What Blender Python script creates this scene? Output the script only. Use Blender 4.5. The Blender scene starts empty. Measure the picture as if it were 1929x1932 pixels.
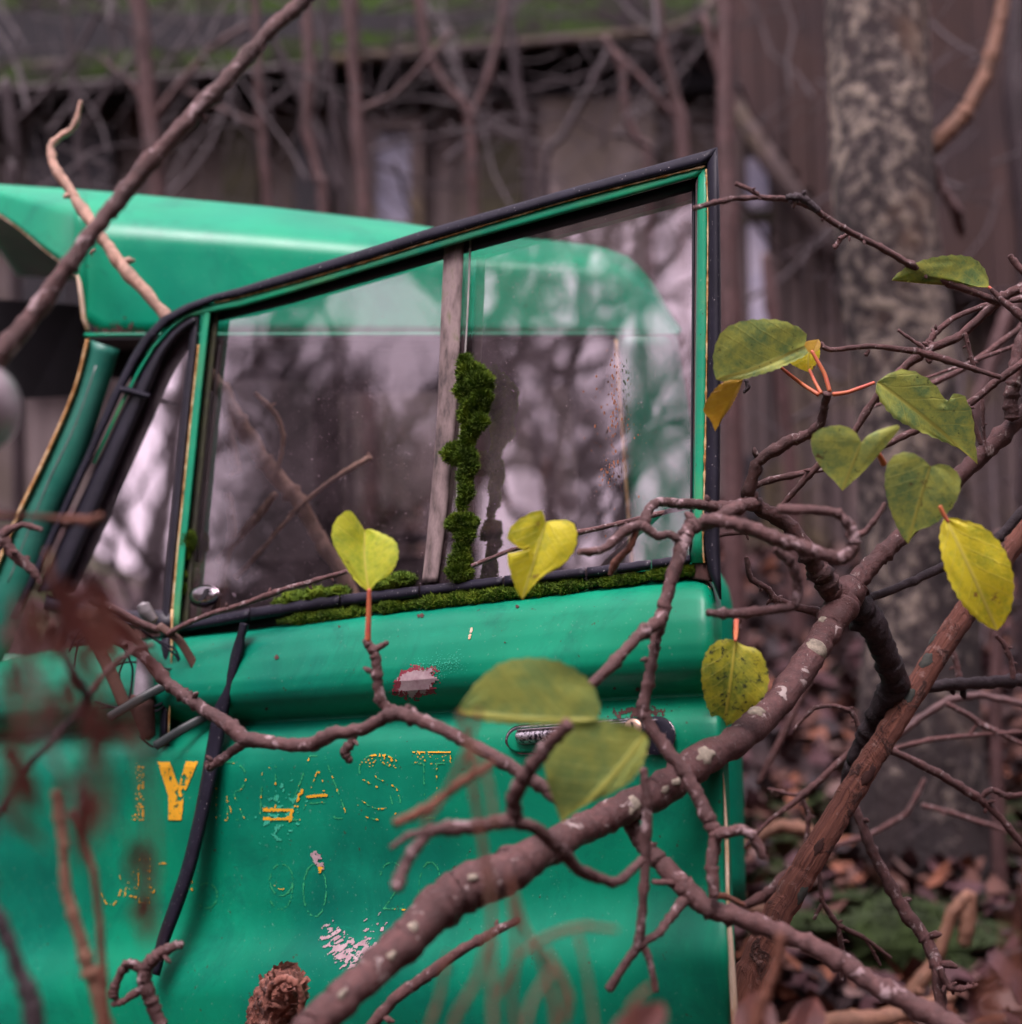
import bpy, bmesh, math, random
from mathutils import Vector, Matrix, noise
random.seed(7)
C = bpy.context.scene.collection
# ---------------------------------------------------------------- camera, sky, sun, exposure
K = 0.344 / 964.5                     # tangent per photo pixel (photo measured at 1929 x 1932)
PITCH = math.radians(8.0); CZ = 1.3
sc = bpy.context.scene
cam = bpy.data.cameras.new('camera'); camo = bpy.data.objects.new('camera', cam); C.objects.link(camo)
camo.location = (0, 0, CZ); camo.rotation_euler = (math.radians(90) + PITCH, 0, 0)
cam.sensor_fit = 'HORIZONTAL'; cam.sensor_width = 36; cam.lens = 18 / 0.344
cam.clip_start = 0.02; cam.clip_end = 400
cam.dof.use_dof = True; cam.dof.focus_distance = 1.54; cam.dof.aperture_fstop = 2.9
sc.camera = camo
SUN_EL, SUN_AZ = math.radians(62), math.radians(200)
w = bpy.data.worlds.new('World'); sc.world = w; w.use_nodes = True
wn = w.node_tree.nodes; wl = w.node_tree.links
bg = wn['Background']; sky = wn.new('ShaderNodeTexSky'); sky.sky_type = 'NISHITA'; sky.sun_disc = False
sky.sun_elevation = SUN_EL; sky.sun_rotation = SUN_AZ; sky.dust_density = 6; sky.air_density = 1.0
hs = wn.new('ShaderNodeHueSaturation'); hs.inputs['Saturation'].default_value = 0.12
tint = wn.new('ShaderNodeMix'); tint.data_type = 'RGBA'; tint.blend_type = 'MULTIPLY'; tint.inputs[0].default_value = 1
tint.inputs[7].default_value = (1.0, 0.85, 0.95, 1)
wl.new(sky.outputs[0], hs.inputs['Color']); wl.new(hs.outputs[0], tint.inputs[6]); wl.new(tint.outputs[2], bg.inputs[0])
bg.inputs[1].default_value = 0.15
sun = bpy.data.lights.new('sun', 'SUN'); sun.energy = 0.9; sun.angle = math.radians(25); sun.color = (1, .93, .9)
suno = bpy.data.objects.new('sun', sun); C.objects.link(suno)
sd = Vector((math.sin(SUN_AZ) * math.cos(SUN_EL), math.cos(SUN_AZ) * math.cos(SUN_EL), math.sin(SUN_EL)))
suno.rotation_euler = sd.to_track_quat('Z', 'Y').to_euler()
sc.view_settings.view_transform = 'Standard'; sc.view_settings.look = 'None'
sc.view_settings.exposure = 1.02; sc.view_settings.gamma = 1
sc.cycles.max_bounces = 6; sc.cycles.transparent_max_bounces = 12; sc.cycles.caustics_reflective = False
sc.cycles.caustics_refractive = False; sc.cycles.sample_clamp_indirect = 4

# ---------------------------------------------------------------- geometry helpers
cp, sp = math.cos(PITCH), math.sin(PITCH)
ORG = Vector((0, 0, CZ))
def c2w(x, up, f): return Vector((x, f * cp - up * sp, f * sp + up * cp))
def ray(u, v): return c2w((u - 964.5) * K, -(v - 966) * K, 1.0)
def P(u, v, d): return ORG + ray(u, v) * d
def PY(u, v, Y):
    r = ray(u, v); return ORG + r * (Y / r.y)
def G(x, y):                                     # height of the ground
    yy = max(0.0, y - 0.4); z = 0.32 * yy if yy < 8 else 2.56 + 0.09 * (yy - 8)
    rr_ = math.hypot(x, min(y, 0))                  # added unseen slopes left, right and behind, raised to block low sky
    if y < 6 or x < -8 or x > 8: z += min(5.5, max(0, rr_ - 8) * .42)
    z += min(13, max(0, -y - 4) * .9) * max(0, min(1, (x + 12) / 5)) + min(8, max(0, x - 7) * .6) * (1 if y < 3 else 0)  # steeper unseen bank behind, shaped to cut frontal light
    return z
e1 = c2w(.817, .119, -.564).normalized()         # door: hinge -> latch edge
e2 = c2w(.006, 1, .22); e2 = (e2 - e1 * e2.dot(e1)).normalized()
n_ = e1.cross(e2).normalized()
if n_.y > 0: n_ = -n_
DP0 = P(310, 1200, 1.864)
def D(u, v, h=0.0):
    r = ray(u, v); t = ((DP0 + n_ * h - ORG).dot(n_)) / r.dot(n_)
    return ORG + r * t
def lerp(a, b, t): return a + (b - a) * t
def interp(tab, x):
    if x <= tab[0][0]: return tab[0][1]
    for (a, fa), (b, fb) in zip(tab, tab[1:]):
        if x <= b: return fa + (fb - fa) * (x - a) / (b - a)
    return tab[-1][1]
def nz(x, y=0, z=0): return noise.noise(Vector((x, y, z)))
def cr(pts, n=6, ten=1.0):                                 # Catmull-Rom through tuples of any length
    out = []; m = len(pts)
    if m < 3: 
        for i in range(n + 1): out.append(tuple(lerp(a, b, i / n) for a, b in zip(pts[0], pts[-1])))
        return out
    for i in range(m - 1):
        p0, p1, p2, p3 = pts[max(0, i - 1)], pts[i], pts[i + 1], pts[min(m - 1, i + 2)]
        for k in range(n):
            t = k / n; t2 = t * t
            h00, h10, h01, h11 = 2 * t * t2 - 3 * t2 + 1, t * t2 - 2 * t2 + t, -2 * t * t2 + 3 * t2, t * t2 - t2
            out.append(tuple(h00 * b + h10 * ten * .5 * (c - a) + h01 * c + h11 * ten * .5 * (d - b)
                             for a, b, c, d in zip(p0, p1, p2, p3)))
    out.append(tuple(pts[-1])); return out

def tag(o, label=None, cat=None, group=None, kind=None):
    if label: o['label'] = label
    if cat: o['category'] = cat
    if group: o['group'] = group
    if kind: o['kind'] = kind
    return o
def setpar(o, p):
    if p is None: return
    o.parent = p
    mw = Matrix.Translation(p['_w']) if '_w' in p else Matrix.Identity(4)
    o.matrix_parent_inverse = mw.inverted()
WORLDLOC = {}
def mesh(name, verts, faces, mat, parent=None, smooth=True, mats=None, fm=None, uvs=None):
    me = bpy.data.meshes.new(name); me.from_pydata([tuple(v) for v in verts], [], faces)
    if uvs is not None:
        uvl = me.uv_layers.new(name='UVMap')
        for l in me.loops: uvl.data[l.index].uv = uvs[l.vertex_index]
    for m_ in (mats or [mat]): me.materials.append(m_)
    if fm: me.polygons.foreach_set('material_index', fm)
    if smooth: me.polygons.foreach_set('use_smooth', [True] * len(me.polygons))
    me.update()
    o = bpy.data.objects.new(name, me); C.objects.link(o)
    par(o, parent)
    return o
def par(o, parent):
    if parent is not None:
        o.parent = parent
        loc = WORLDLOC.get(parent.name, Vector((0, 0, 0)))
        o.matrix_parent_inverse = Matrix.Translation(-loc)
def thing(name, label, cat, loc, group=None):
    o = bpy.data.objects.new(name, None); C.objects.link(o); o.location = loc; o.empty_display_size = .05
    WORLDLOC[o.name] = Vector(loc)
    return tag(o, label, cat, group)
class MB:
    def __init__(s): s.v = []; s.f = []
    def add(s, v, f):
        b = len(s.v); s.v += [Vector(x) for x in v]; s.f += [tuple(i + b for i in q) for q in f]
    def box(s, c, ax, ay, az):                     # centre and three half vectors
        c, ax, ay, az = map(Vector, (c, ax, ay, az))
        vs = [c + ax * i + ay * j + az * k for i in (-1, 1) for j in (-1, 1) for k in (-1, 1)]
        s.add(vs, [(0, 1, 3, 2), (4, 6, 7, 5), (0, 4, 5, 1), (2, 3, 7, 6), (0, 2, 6, 4), (1, 5, 7, 3)])
    def build(s, name, mat, parent=None, smooth=False): return mesh(name, s.v, s.f, mat, parent, smooth)
def tube_geo(pts, rad, seg=10, flat=1.0, jit=0.0, seed=0.0, side=None):
    vs, fs = [], []; n = len(pts); up = None
    for i, p in enumerate(pts):
        t = (pts[min(n - 1, i + 1)] - pts[max(0, i - 1)]).normalized()
        if up is None:
            up = (side if side is not None else Vector((-.3, 1, -.2)))
        a = (up - t * up.dot(t)).normalized(); up = a
        b = t.cross(a)
        for k in range(seg):
            th = 2 * math.pi * k / seg
            r = rad[i]
            if jit: r *= 1 + jit * noise.noise(Vector((p.x, p.y, p.z)) * (0.35 / max(rad[i], .002)) + Vector((math.cos(th), math.sin(th), seed)))
            vs.append(p + a * (math.cos(th) * r * flat) + b * (math.sin(th) * r))
    for i in range(n - 1):
        for k in range(seg):
            k2 = (k + 1) % seg
            fs.append((i * seg + k, i * seg + k2, (i + 1) * seg + k2, (i + 1) * seg + k))
    vs.append(pts[0] - (pts[1] - pts[0]).normalized() * rad[0] * .4); vs.append(pts[-1] + (pts[-1] - pts[-2]).normalized() * rad[-1] * .6)
    A, B = len(vs) - 2, len(vs) - 1
    for k in range(seg):
        fs.append((A, (k + 1) % seg, k)); fs.append((B, (n - 1) * seg + k, (n - 1) * seg + (k + 1) % seg))
    return vs, fs
def tube_uv(n, seg, aspect=.35):
    return [(k / seg, i * aspect) for i in range(n) for k in range(seg)] + [(0, 0), (0, n * aspect)]
def grow_on(tr):
    """limbs that leave the picture carry on beyond it"""
    tr = [tuple(t) for t in tr]
    out = lambda p: p[0] < -25 or p[0] > 1928 or p[1] < -25 or p[1] > 1962
    for e in (0, 1):
        p, q = (tr[0], tr[1]) if e == 0 else (tr[-1], tr[-2])
        if out(p) and p[1] < 2100:
            L = math.hypot(p[0] - q[0], p[1] - q[1]) + 1e-6; far = 420; x = ((p[0] - q[0]) / L, (p[1] - q[1]) / L)
            ex = [(p[0] + x[0] * far * k, p[1] + x[1] * far * k - 20 * k * k, p[2] + .02 * k, p[3]) for k in (.5, 1)]
            tr = ex[::-1] + tr if e == 0 else tr + ex
    return tr
def twig_path(tr, wob=1.0, n=6):
    """tr: (u, v, depth, half width in px) -> world points, radii"""
    pp = cr(tr, n, .55); pts = []; rad = []
    sd_ = random.random() * 90
    for i, (u, v, d, r) in enumerate(pp):
        e = min(1, i / 3, (len(pp) - 1 - i) / 3)
        q = r * .22 * wob * e
        pts.append(P(u + q * nz(i * .45, sd_), v + q * nz(i * .45, sd_ + 9), d)); rad.append(max(.5, r * (1 + .12 * wob * nz(i * .6, sd_ + 3) + .11 * wob * nz(i * 1.7, sd_ + 5))) * K * d)
    return pts, rad
def twig(tr, mat, parent=None, name='twig', wob=1.0, seg=10, jit=.22, buds=0, n=9, bumps=True):
    pts, rad = twig_path(grow_on(tr), wob, n)
    if bumps and len(pts) > 8:
        for _ in range(max(1, len(pts) // 9)):
            j = random.randrange(2, len(pts) - 2); rad[j] *= 1.22; 
    vs, fs = tube_geo(pts, rad, seg, 1, jit, random.random() * 50)
    for _ in range(buds):
        j = random.randrange(2, len(pts) - 1); t = (pts[j] - pts[j - 1]).normalized()
        s = Vector((random.uniform(-1, 1), random.uniform(-.6, .6), random.uniform(-1, 1))); s = (s - t * s.dot(t)).normalized()
        L = rad[j] * random.uniform(.7, 1.7); q = [pts[j] + s * rad[j] * .5, pts[j] + s * (rad[j] + L * .5) + t * L * .2, pts[j] + s * (rad[j] + L) + t * L * .5]
        v2, f2 = tube_geo(q, [rad[j] * .45, rad[j] * .55, rad[j] * .25], 6)
        b = len(vs); vs += v2; fs += [tuple(i + b for i in f) for f in f2]
    return mesh(name, vs, fs, mat, parent)

# ---------------------------------------------------------------- materials
class NT:
    def __init__(s, name):
        s.m = bpy.data.materials.new(name); s.m.use_nodes = True; s.t = s.m.node_tree; s.b = s.t.nodes['Principled BSDF']; s.out = s.t.nodes['Material Output']
        s.tc = s.t.nodes.new('ShaderNodeTexCoord')
    def n(s, ty, **kw):
        x = s.t.nodes.new(ty)
        for k, v in kw.items():
            if k in x.inputs: x.inputs[k].default_value = v
            else: setattr(x, k, v)
        return x
    def l(s, a, b): s.t.links.new(a, b)
    def mp(s, scale=(1, 1, 1), src='Object', loc=(0, 0, 0)):
        x = s.n('ShaderNodeMapping'); x.inputs['Scale'].default_value = scale; x.inputs['Location'].default_value = loc; s.l(s.tc.outputs[src], x.inputs[0]); return x.outputs[0]
    def noise(s, scale, detail=4, rough=.6, vec=None, dist=0.0):
        x = s.n('ShaderNodeTexNoise'); x.inputs['Scale'].default_value = scale; x.inputs['Detail'].default_value = detail
        x.inputs['Roughness'].default_value = rough; x.inputs['Distortion'].default_value = dist
        s.l(vec if vec is not None else s.tc.outputs['Object'], x.inputs['Vector']); return x.outputs[0]
    def voro(s, scale, vec=None, feat='F1'):
        x = s.n('ShaderNodeTexVoronoi'); x.feature = feat; x.inputs['Scale'].default_value = scale
        s.l(vec if vec is not None else s.tc.outputs['Object'], x.inputs['Vector']); return x.outputs[0]
    def ramp(s, fac, stops):
        x = s.n('ShaderNodeValToRGB'); e = x.color_ramp.elements
        while len(e) > 1: e.remove(e[-1])
        e[0].position = stops[0][0]; e[0].color = c4(stops[0][1])
        for p, c in stops[1:]:
            q = e.new(p); q.color = c4(c)
        s.l(fac, x.inputs[0]); return x.outputs[0]
    def mix(s, fac, a, b, mode='MIX'):
        x = s.n('ShaderNodeMix'); x.data_type = 'RGBA'; x.blend_type = mode
        for val, i in ((fac, 0), (a, 6), (b, 7)):
            if isinstance(val, (int, float)): x.inputs[i].default_value = val
            elif isinstance(val, tuple): x.inputs[i].default_value = c4(val)
            else: s.l(val, x.inputs[i])
        return x.outputs[2]
    def math(s, op, a, b=0.0, clamp=False):
        x = s.n('ShaderNodeMath'); x.operation = op; x.use_clamp = clamp
        for val, i in ((a, 0), (b, 1)):
            if isinstance(val, (int, float)): x.inputs[i].default_value = val
            else: s.l(val, x.inputs[i])
        return x.outputs[0]
    def bump(s, h, strength=.4, dist=.002):
        x = s.n('ShaderNodeBump'); x.inputs['Strength'].default_value = strength; x.inputs['Distance'].default_value = dist
        s.l(h, x.inputs['Height']); s.l(x.outputs[0], s.b.inputs['Normal'])
    def col(s, c):
        if isinstance(c, tuple): s.b.inputs['Base Color'].default_value = c4(c)
        else: s.l(c, s.b.inputs['Base Color'])
    def rough(s, r):
        if isinstance(r, (int, float)): s.b.inputs['Roughness'].default_value = r
        else: s.l(r, s.b.inputs['Roughness'])
def c4(c): return (c[0], c[1], c[2], 1) if isinstance(c, (tuple, list)) else (c, c, c, 1)
def step(s, f, lo, hi): return s.ramp(f, [(lo, (0, 0, 0)), (hi, (1, 1, 1))])

def m_paint(name, base, chalk, fade=.5, rust=.0, gloss=.33):
    s = NT(name)
    a = s.noise(2.6, 5, .55); b = s.noise(9, 6, .6)
    c = s.mix(step(s, a, .38, .62), base, (base[0], base[1] * .66, base[2] * .82))
    c = s.mix(s.math('MULTIPLY', step(s, b, .45, .75), fade), c, chalk)
    st = s.noise(14, 5, .6, s.mp((1, 1, .12)))
    c = s.mix(s.math('MULTIPLY', step(s, st, .5, .8), .22), c, tuple(x * .45 for x in base))
    f = s.noise(240, 3, .6); c = s.mix(s.math('MULTIPLY', step(s, f, .66, .72), .35), c, (.25, .42, .33))
    al = s.noise(6, 8, .75, s.mp((1, 1, 1), loc=(7, 3, 1)), .8); c = s.mix(s.math('MULTIPLY', step(s, al, .52, .66), .55), c, (base[0], base[1] * .45, base[2] * .6))
    pr_n = s.noise(130, 3, .6, s.mp((1, 1, 1), loc=(1, 9, 4))); c = s.mix(s.math('MULTIPLY', step(s, pr_n, .70, .72), .8), c, (.05, .05, .03))
    sc2 = s.noise(40, 6, .8, s.mp((.25, .25, 1.6), loc=(3, 3, 0))); c = s.mix(s.math('MULTIPLY', step(s, sc2, .60, .70), .30), c, chalk)
    if rust:
        r = s.noise(11, 8, .72); c = s.mix(step(s, r, 1 - rust, 1.02 - rust), c, (.09, .035, .02))
    s.col(c); s.rough(s.math('ADD', s.math('MULTIPLY', b, .35), gloss - .12)); s.b.inputs['Specular IOR Level'].default_value = .36
    s.bump(s.math('ADD', s.noise(5, 2, .4), s.math('MULTIPLY', s.noise(300, 3), .02)), .25, .01)
    return s.m
GREEN = (.0, .25, .128)
M_green = m_paint('faded_green_paint', GREEN, (.0, .34, .19), .5, 0, .36)
M_roofg = m_paint('roof_green_paint', (.0, .38, .185), (.004, .43, .235), .35, 0, .30)
M_frameg = m_paint('frame_green_paint', (.01, .40, .185), (.14, .36, .13), .8)
def m_simple(name, c, r=.6, var=.4, sc_=30, metal=0, bump=.2, c2=None, dist=.001, emit=None):
    s = NT(name); a = s.noise(sc_, 6, .65)
    s.col(s.mix(step(s, a, .35, .68), c, c2 or tuple(x * (1 - var) for x in c))); s.rough(r); s.b.inputs['Metallic'].default_value = metal
    if bump: s.bump(a, bump, dist)
    return s.m
M_rub = m_simple('black_rubber', (.008, .007, .014), .5, .4, 40, c2=(.018, .016, .028))
def _rubdust():
    s = NT('dusty_rubber'); a = s.noise(22, 6, .7); b = s.noise(420, 2, .5)
    c = s.mix(step(s, a, .4, .75), (.007, .006, .014), (.018, .016, .030)); c = s.mix(step(s, b, .70, .74), c, (.35, .32, .34))
    s.col(c); s.rough(.55); s.b.inputs['Specular IOR Level'].default_value = .25; s.bump(a, .3, .002); return s.m
M_rubd = _rubdust()
def _edge():
    s = NT('chipped_edge_primer'); a = s.noise(60, 6, .7); 
    c = s.ramp(a, [(.3, (.09, .035, .012)), (.45, (.42, .20, .05)), (.58, (.70, .50, .26)), (.75, (.75, .62, .45))]); s.col(c); s.rough(.8); s.bump(a, .5, .002); return s.m
M_edge = _edge()
def _cream():
    s = NT('cream_edge_strip'); a = s.noise(50, 6, .7, s.mp((1, 1, .2)))
    s.col(s.ramp(a, [(.35, (.10, .05, .02)), (.43, (.48, .30, .14)), (.52, (.68, .52, .38)), (.8, (.72, .58, .48))])); s.rough(.7); return s.m
M_cream = _cream()
M_chrome = m_simple('worn_chrome', (.62, .56, .60), .22, .5, 160, 1.0, .2, (.36, .32, .34))
def _pit():
    s = NT('pitted_chrome'); a = s.noise(260, 4, .6); b = s.noise(25, 3, .6)
    k = step(s, s.math('ADD', a, s.math('MULTIPLY', b, .35)), .60, .70)
    s.col(s.mix(k, (.05, .04, .06), (.66, .60, .66))); s.b.inputs['Metallic'].default_value = .7; s.rough(.35); return s.m
M_pit = _pit()
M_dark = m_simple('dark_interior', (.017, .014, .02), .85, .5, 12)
M_brass = m_simple('worn_brass_lock', (.55, .38, .28), .35, .3, 200, .8)
M_yellow = m_simple('yellow_letter_paint', (.83, .42, .02), .6, .12, 60)
M_pale = m_simple('scraped_pale_primer', (.52, .40, .42), .8, .35, 90, c2=(.36, .22, .25))
M_redp = m_simple('red_primer_ring', (.36, .05, .08), .8, .4, 90)
M_rust = m_simple('rust_patch', (.085, .035, .03), .9, .5, 90)
M_ghost = m_simple('ghost_letter_outline', (.03, .40, .16), .7, .3, 80)
M_light = m_simple('lighter_paint_flake', (.04, .48, .30), .6, .2, 50)
M_steel = m_simple('grey_sheet_steel', (.30, .28, .29), .5, .4, 30, .5)

def m_bark(name, a, b, lich=None, lamt=.0, ring=True, sc_=1.0, bump=.6):
    s = NT(name)
    n1 = s.noise(120 * sc_, 6, .75); n2 = s.noise(26 * sc_, 5, .65)
    c = s.mix(step(s, n1, .35, .7), a, b); c = s.mix(s.math('MULTIPLY', step(s, n2, .45, .62), .75), c, tuple(x * .42 for x in a))
    if lich:
        v = s.noise(62 * sc_, 5, .65, None, .6); c = s.mix(step(s, v, 1 - lamt - .03, 1 - lamt + .02), c, lich)
        v3 = s.noise(480 * sc_, 3, .6); c = s.mix(s.math('MULTIPLY', step(s, v3, .66, .70), .7), c, tuple(x * .9 for x in lich))
    s.col(c); s.rough(.5); s.bump(s.math('ADD', n1, s.math('MULTIPLY', s.noise(420 * sc_, 4, .7), .6)), bump * 1.4, .003); return s.m
M_bark = m_bark('reddish_bark', (.16, .068, .064), (.06, .024, .025), (.46, .38, .36), .365)
M_barkt = m_bark('thin_twig_bark', (.20, .085, .08), (.07, .028, .028), (.42, .32, .32), .385, sc_=1.8)
M_barkd = m_bark('dark_wet_bark', (.055, .032, .04), (.026, .015, .02), (.30, .26, .28), .27)
M_bblur = m_bark('foreground_bark', (.17, .078, .074), (.07, .03, .03), (.40, .28, .29), .39)
M_tan = m_bark('dry_tan_stem', (.36, .18, .11), (.19, .085, .06))
M_rusty = m_bark('rusty_dry_stem', (.25, .085, .045), (.14, .045, .03))
M_bgw = m_bark('grey_pink_sapling_bark', (.165, .085, .083), (.06, .03, .034), (.30, .24, .22), .3, sc_=.5)
M_bgd = m_bark('dark_sapling_bark', (.058, .034, .040), (.026, .016, .022), (.2, .2, .17), .3, sc_=.5)
def _peel():
    s = NT('peeled_wood'); m = s.mp((9, .45, 1), 'UV'); g = s.noise(3.2, 6, .75, m, .3); h = s.noise(30, 6, .72, None, .8); p = s.noise(70, 5, .7)
    c = s.mix(step(s, g, .35, .65), (.40, .155, .105), (.15, .055, .045)); c = s.mix(s.math('MULTIPLY', step(s, h, .56, .60), .85), c, (.075, .035, .03)); c = s.mix(step(s, h, .66, .69), c, (.40, .21, .15))
    c = s.mix(s.math('MULTIPLY', step(s, p, .58, .68), .8), c, (.50, .30, .26)); s.col(c); s.rough(.75); s.bump(s.math('ADD', s.math('MULTIPLY', g, 1.2), s.math('MULTIPLY', step(s, h, .5, .7), .8)), 1, .004); return s.m
M_peel = _peel()
def _lich():
    s = NT('pale_lichen'); a = s.noise(160, 5, .7); s.col(s.mix(step(s, a, .38, .6), (.40, .345, .27), (.22, .19, .15))); s.rough(.95); s.bump(a, .6, .002); return s.m
M_lich = _lich()
M_dlich = m_simple('dark_lichen', (.05, .06, .055), .95, .6, 150, c2=(.10, .10, .085))
def _trunk():
    s = NT('lichen_trunk_bark')
    a = s.noise(4, 6, .7, None, .2); b = s.noise(30, 6, .72, None, .2); z = s.noise(9, 5, .6, s.mp((1, 1, .25))); e = s.noise(60, 4, .7)
    c = s.mix(step(s, z, .35, .65), (.055, .036, .037), (.02, .015, .018))
    zz = s.n('ShaderNodeSeparateXYZ'); s.l(s.tc.outputs['Object'], zz.inputs[0])
    low = s.math('MULTIPLY', s.math('SUBTRACT', 2.0, zz.outputs[2], True), .11)  # thins pale clumps low down, painting the shaded trunk base darker
    k = s.math('SUBTRACT', s.math('ADD', b, s.math('MULTIPLY', s.math('SUBTRACT', a, .5), .55)), low)
    c = s.mix(step(s, k, .45, .52), c, (.17, .135, .125)); c = s.mix(step(s, k, .52, .58), c, (.46, .37, .30))
    c = s.mix(s.math('MULTIPLY', step(s, e, .45, .6), .6), c, (.05, .038, .038))
    c = s.mix(s.math('MULTIPLY', step(s, s.noise(3, 4, .6, s.mp((1, 1, 1), loc=(4, 4, 4))), .56, .68), .7), c, (.15, .08, .05))
    s.col(c); s.rough(.95); s.bump(s.math('ADD', b, z), .9, .03); return s.m
M_trunk = _trunk()
def m_leaf(name, ga, ya, amt, spots=.2, vein=(.55, .55, .12), brown=(.12, .05, .03), speck=0.0):
    """veins and blotches follow the leaf's own UV (x across -1..1, y along 0..1)"""
    s = NT(name)
    sep = s.n('ShaderNodeSeparateXYZ'); s.l(s.tc.outputs['UV'], sep.inputs[0])
    x, y = sep.outputs[0], sep.outputs[1]
    ax = s.math('ABSOLUTE', x)
    nn = s.noise(35, 3, .6)
    q = s.math('SUBTRACT', s.math('MULTIPLY', y, 6.5), s.math('MULTIPLY', s.math('POWER', ax, .8), 2.6))
    q = s.math('ADD', q, s.math('MULTIPLY', nn, .35))
    fr = s.math('ABSOLUTE', s.math('SUBTRACT', s.math('FRACT', q), .5))
    side = step(s, fr, .035, .0); side = s.ramp(fr, [(.0, (1, 1, 1)), (.07, (0, 0, 0))])
    mid = s.ramp(ax, [(.02, (1, 1, 1)), (.06, (0, 0, 0))])
    fine = s.voro(220, None, 'DISTANCE_TO_EDGE'); fine = s.ramp(fine, [(.0, (1, 1, 1)), (.09, (0, 0, 0))])
    vv = s.math('MAXIMUM', s.math('MULTIPLY', side, .55), s.math('MAXIMUM', mid, s.math('MULTIPLY', fine, .22)))
    n1 = s.noise(38, 5, .7); n2 = s.noise(120, 5, .65)
    c = s.mix(step(s, s.math('ADD', n1, s.math('MULTIPLY', s.math('SUBTRACT', n2, .5), .5)), 1 - amt - .12, 1 - amt + .12), ga, ya)
    c = s.mix(vv, c, vein)
    if speck: c = s.mix(step(s, s.noise(170, 5, .7), 1 - speck - .02, 1 - speck + .05), c, (.05, .07, .03))
    c = s.mix(step(s, s.noise(26, 5, .7, s.mp((1, 1, 1), loc=(3, 1, 7))), 1 - spots, 1.05 - spots), c, brown)
    s.col(c); s.rough(.5); s.bump(s.math('SUBTRACT', n2, s.math('MULTIPLY', vv, 1.0)), .5, .0015)
    tr = s.n('ShaderNodeBsdfTranslucent'); s.l(c, tr.inputs[0])
    mx = s.n('ShaderNodeMixShader'); mx.inputs[0].default_value = .38
    s.l(s.b.outputs[0], mx.inputs[1]); s.l(tr.outputs[0], mx.inputs[2]); s.l(mx.outputs[0], s.out.inputs[0])
    return s.m
ML_g = m_leaf('green_leaf', (.21, .34, .12), (.54, .60, .13), .52, .36, speck=.36)
ML_gg = m_leaf('dull_green_leaf', (.25, .37, .11), (.42, .48, .11), .5, .22)
ML_y = m_leaf('yellow_leaf', (.52, .54, .04), (.90, .78, .04), .58, .35, (.82, .72, .12), (.28, .12, .05), speck=.31)
ML_ly = m_leaf('lime_leaf', (.46, .58, .05), (.78, .80, .06), .55, .33, (.78, .72, .12), speck=.31)
ML_m = m_leaf('mottled_leaf', (.20, .28, .04), (.62, .58, .05), .52, .3, (.66, .58, .08), speck=.42)
ML_b = m_leaf('ochre_leaf', (.45, .24, .02), (.55, .34, .03), .5, .3, (.5, .3, .05))
ML_dead = m_leaf('dead_brown_leaf', (.085, .030, .027), (.17, .055, .042), .5, .2, (.12, .04, .035))
M_pet = m_simple('orange_petiole', (.62, .20, .07), .5, .3, 60, c2=(.58, .10, .08))
M_moss = None
def _moss():
    s = NT('moss_green'); a = s.noise(45, 5, .7); b = s.noise(300, 3, .6)
    c = s.ramp(a, [(.3, (.03, .065, .002)), (.5, (.085, .155, .004)), (.68, (.18, .25, .01))])
    c = s.mix(step(s, b, .62, .72), c, (.22, .25, .03)); s.col(c); s.rough(.9); return s.m
M_moss = _moss()
def m_glass(name, refl, dirt_haze, dcol=(.35, .31, .31), rough=.02, scl=9):
    s = NT(name)
    s.t.nodes.remove(s.b)
    tr = s.n('ShaderNodeBsdfTransparent'); tr.inputs[0].default_value = (.95, .96, .95, 1)
    gl = s.n('ShaderNodeBsdfGlossy'); gl.inputs['Roughness'].default_value = rough; gl.inputs['Color'].default_value = (1, .86, .93, 1)
    lw = s.n('ShaderNodeFresnel'); lw.inputs[0].default_value = 1.5
    bp = s.n('ShaderNodeBump'); bp.inputs['Strength'].default_value = .05; bp.inputs['Distance'].default_value = .01; s.l(s.noise(8, 2, .4), bp.inputs['Height']); s.l(bp.outputs[0], gl.inputs['Normal'])
    f = s.math('MULTIPLY', lw.outputs[0], refl, True)
    m1 = s.n('ShaderNodeMixShader'); s.l(f, m1.inputs[0]); s.l(tr.outputs[0], m1.inputs[1]); s.l(gl.outputs[0], m1.inputs[2])
    di = s.n('ShaderNodeBsdfDiffuse'); di.inputs[0].default_value = c4(dcol)  # grime film whose pink tint also paints haze over the glass
    d1 = s.noise(scl, 6, .7, None, .3); d2 = s.noise(500, 2, .5)
    df = s.math('ADD', s.math('MULTIPLY', step(s, d1, .35, .8), dirt_haze), s.math('MULTIPLY', step(s, d2, .69, .73), .6), True)
    m2 = s.n('ShaderNodeMixShader'); s.l(df, m2.inputs[0]); s.l(m1.outputs[0], m2.inputs[1]); s.l(di.outputs[0], m2.inputs[2])
    s.l(m2.outputs[0], s.out.inputs[0]); return s.m
M_glass = m_glass('dusty_door_glass', 5.2, .11, (.50, .37, .42))
M_glass2 = m_glass('grimy_rear_pane', 10, .15, (.52, .40, .44))
M_vent = m_glass('vent_glass', 22, .20, (.42, .35, .38))
def _chan():
    s = NT('grimy_channel'); a = s.noise(60, 6, .7, s.mp((1, 1, .35))); b = s.noise(20, 4, .6)
    s.col(s.ramp(s.math('ADD', s.math('MULTIPLY', a, .6), s.math('MULTIPLY', b, .4)), [(.36, (.05, .04, .04)), (.45, (.17, .125, .12)), (.56, (.30, .225, .22)), (.68, (.13, .14, .05))])); s.rough(.8); return s.m
M_chan = _chan()

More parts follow.
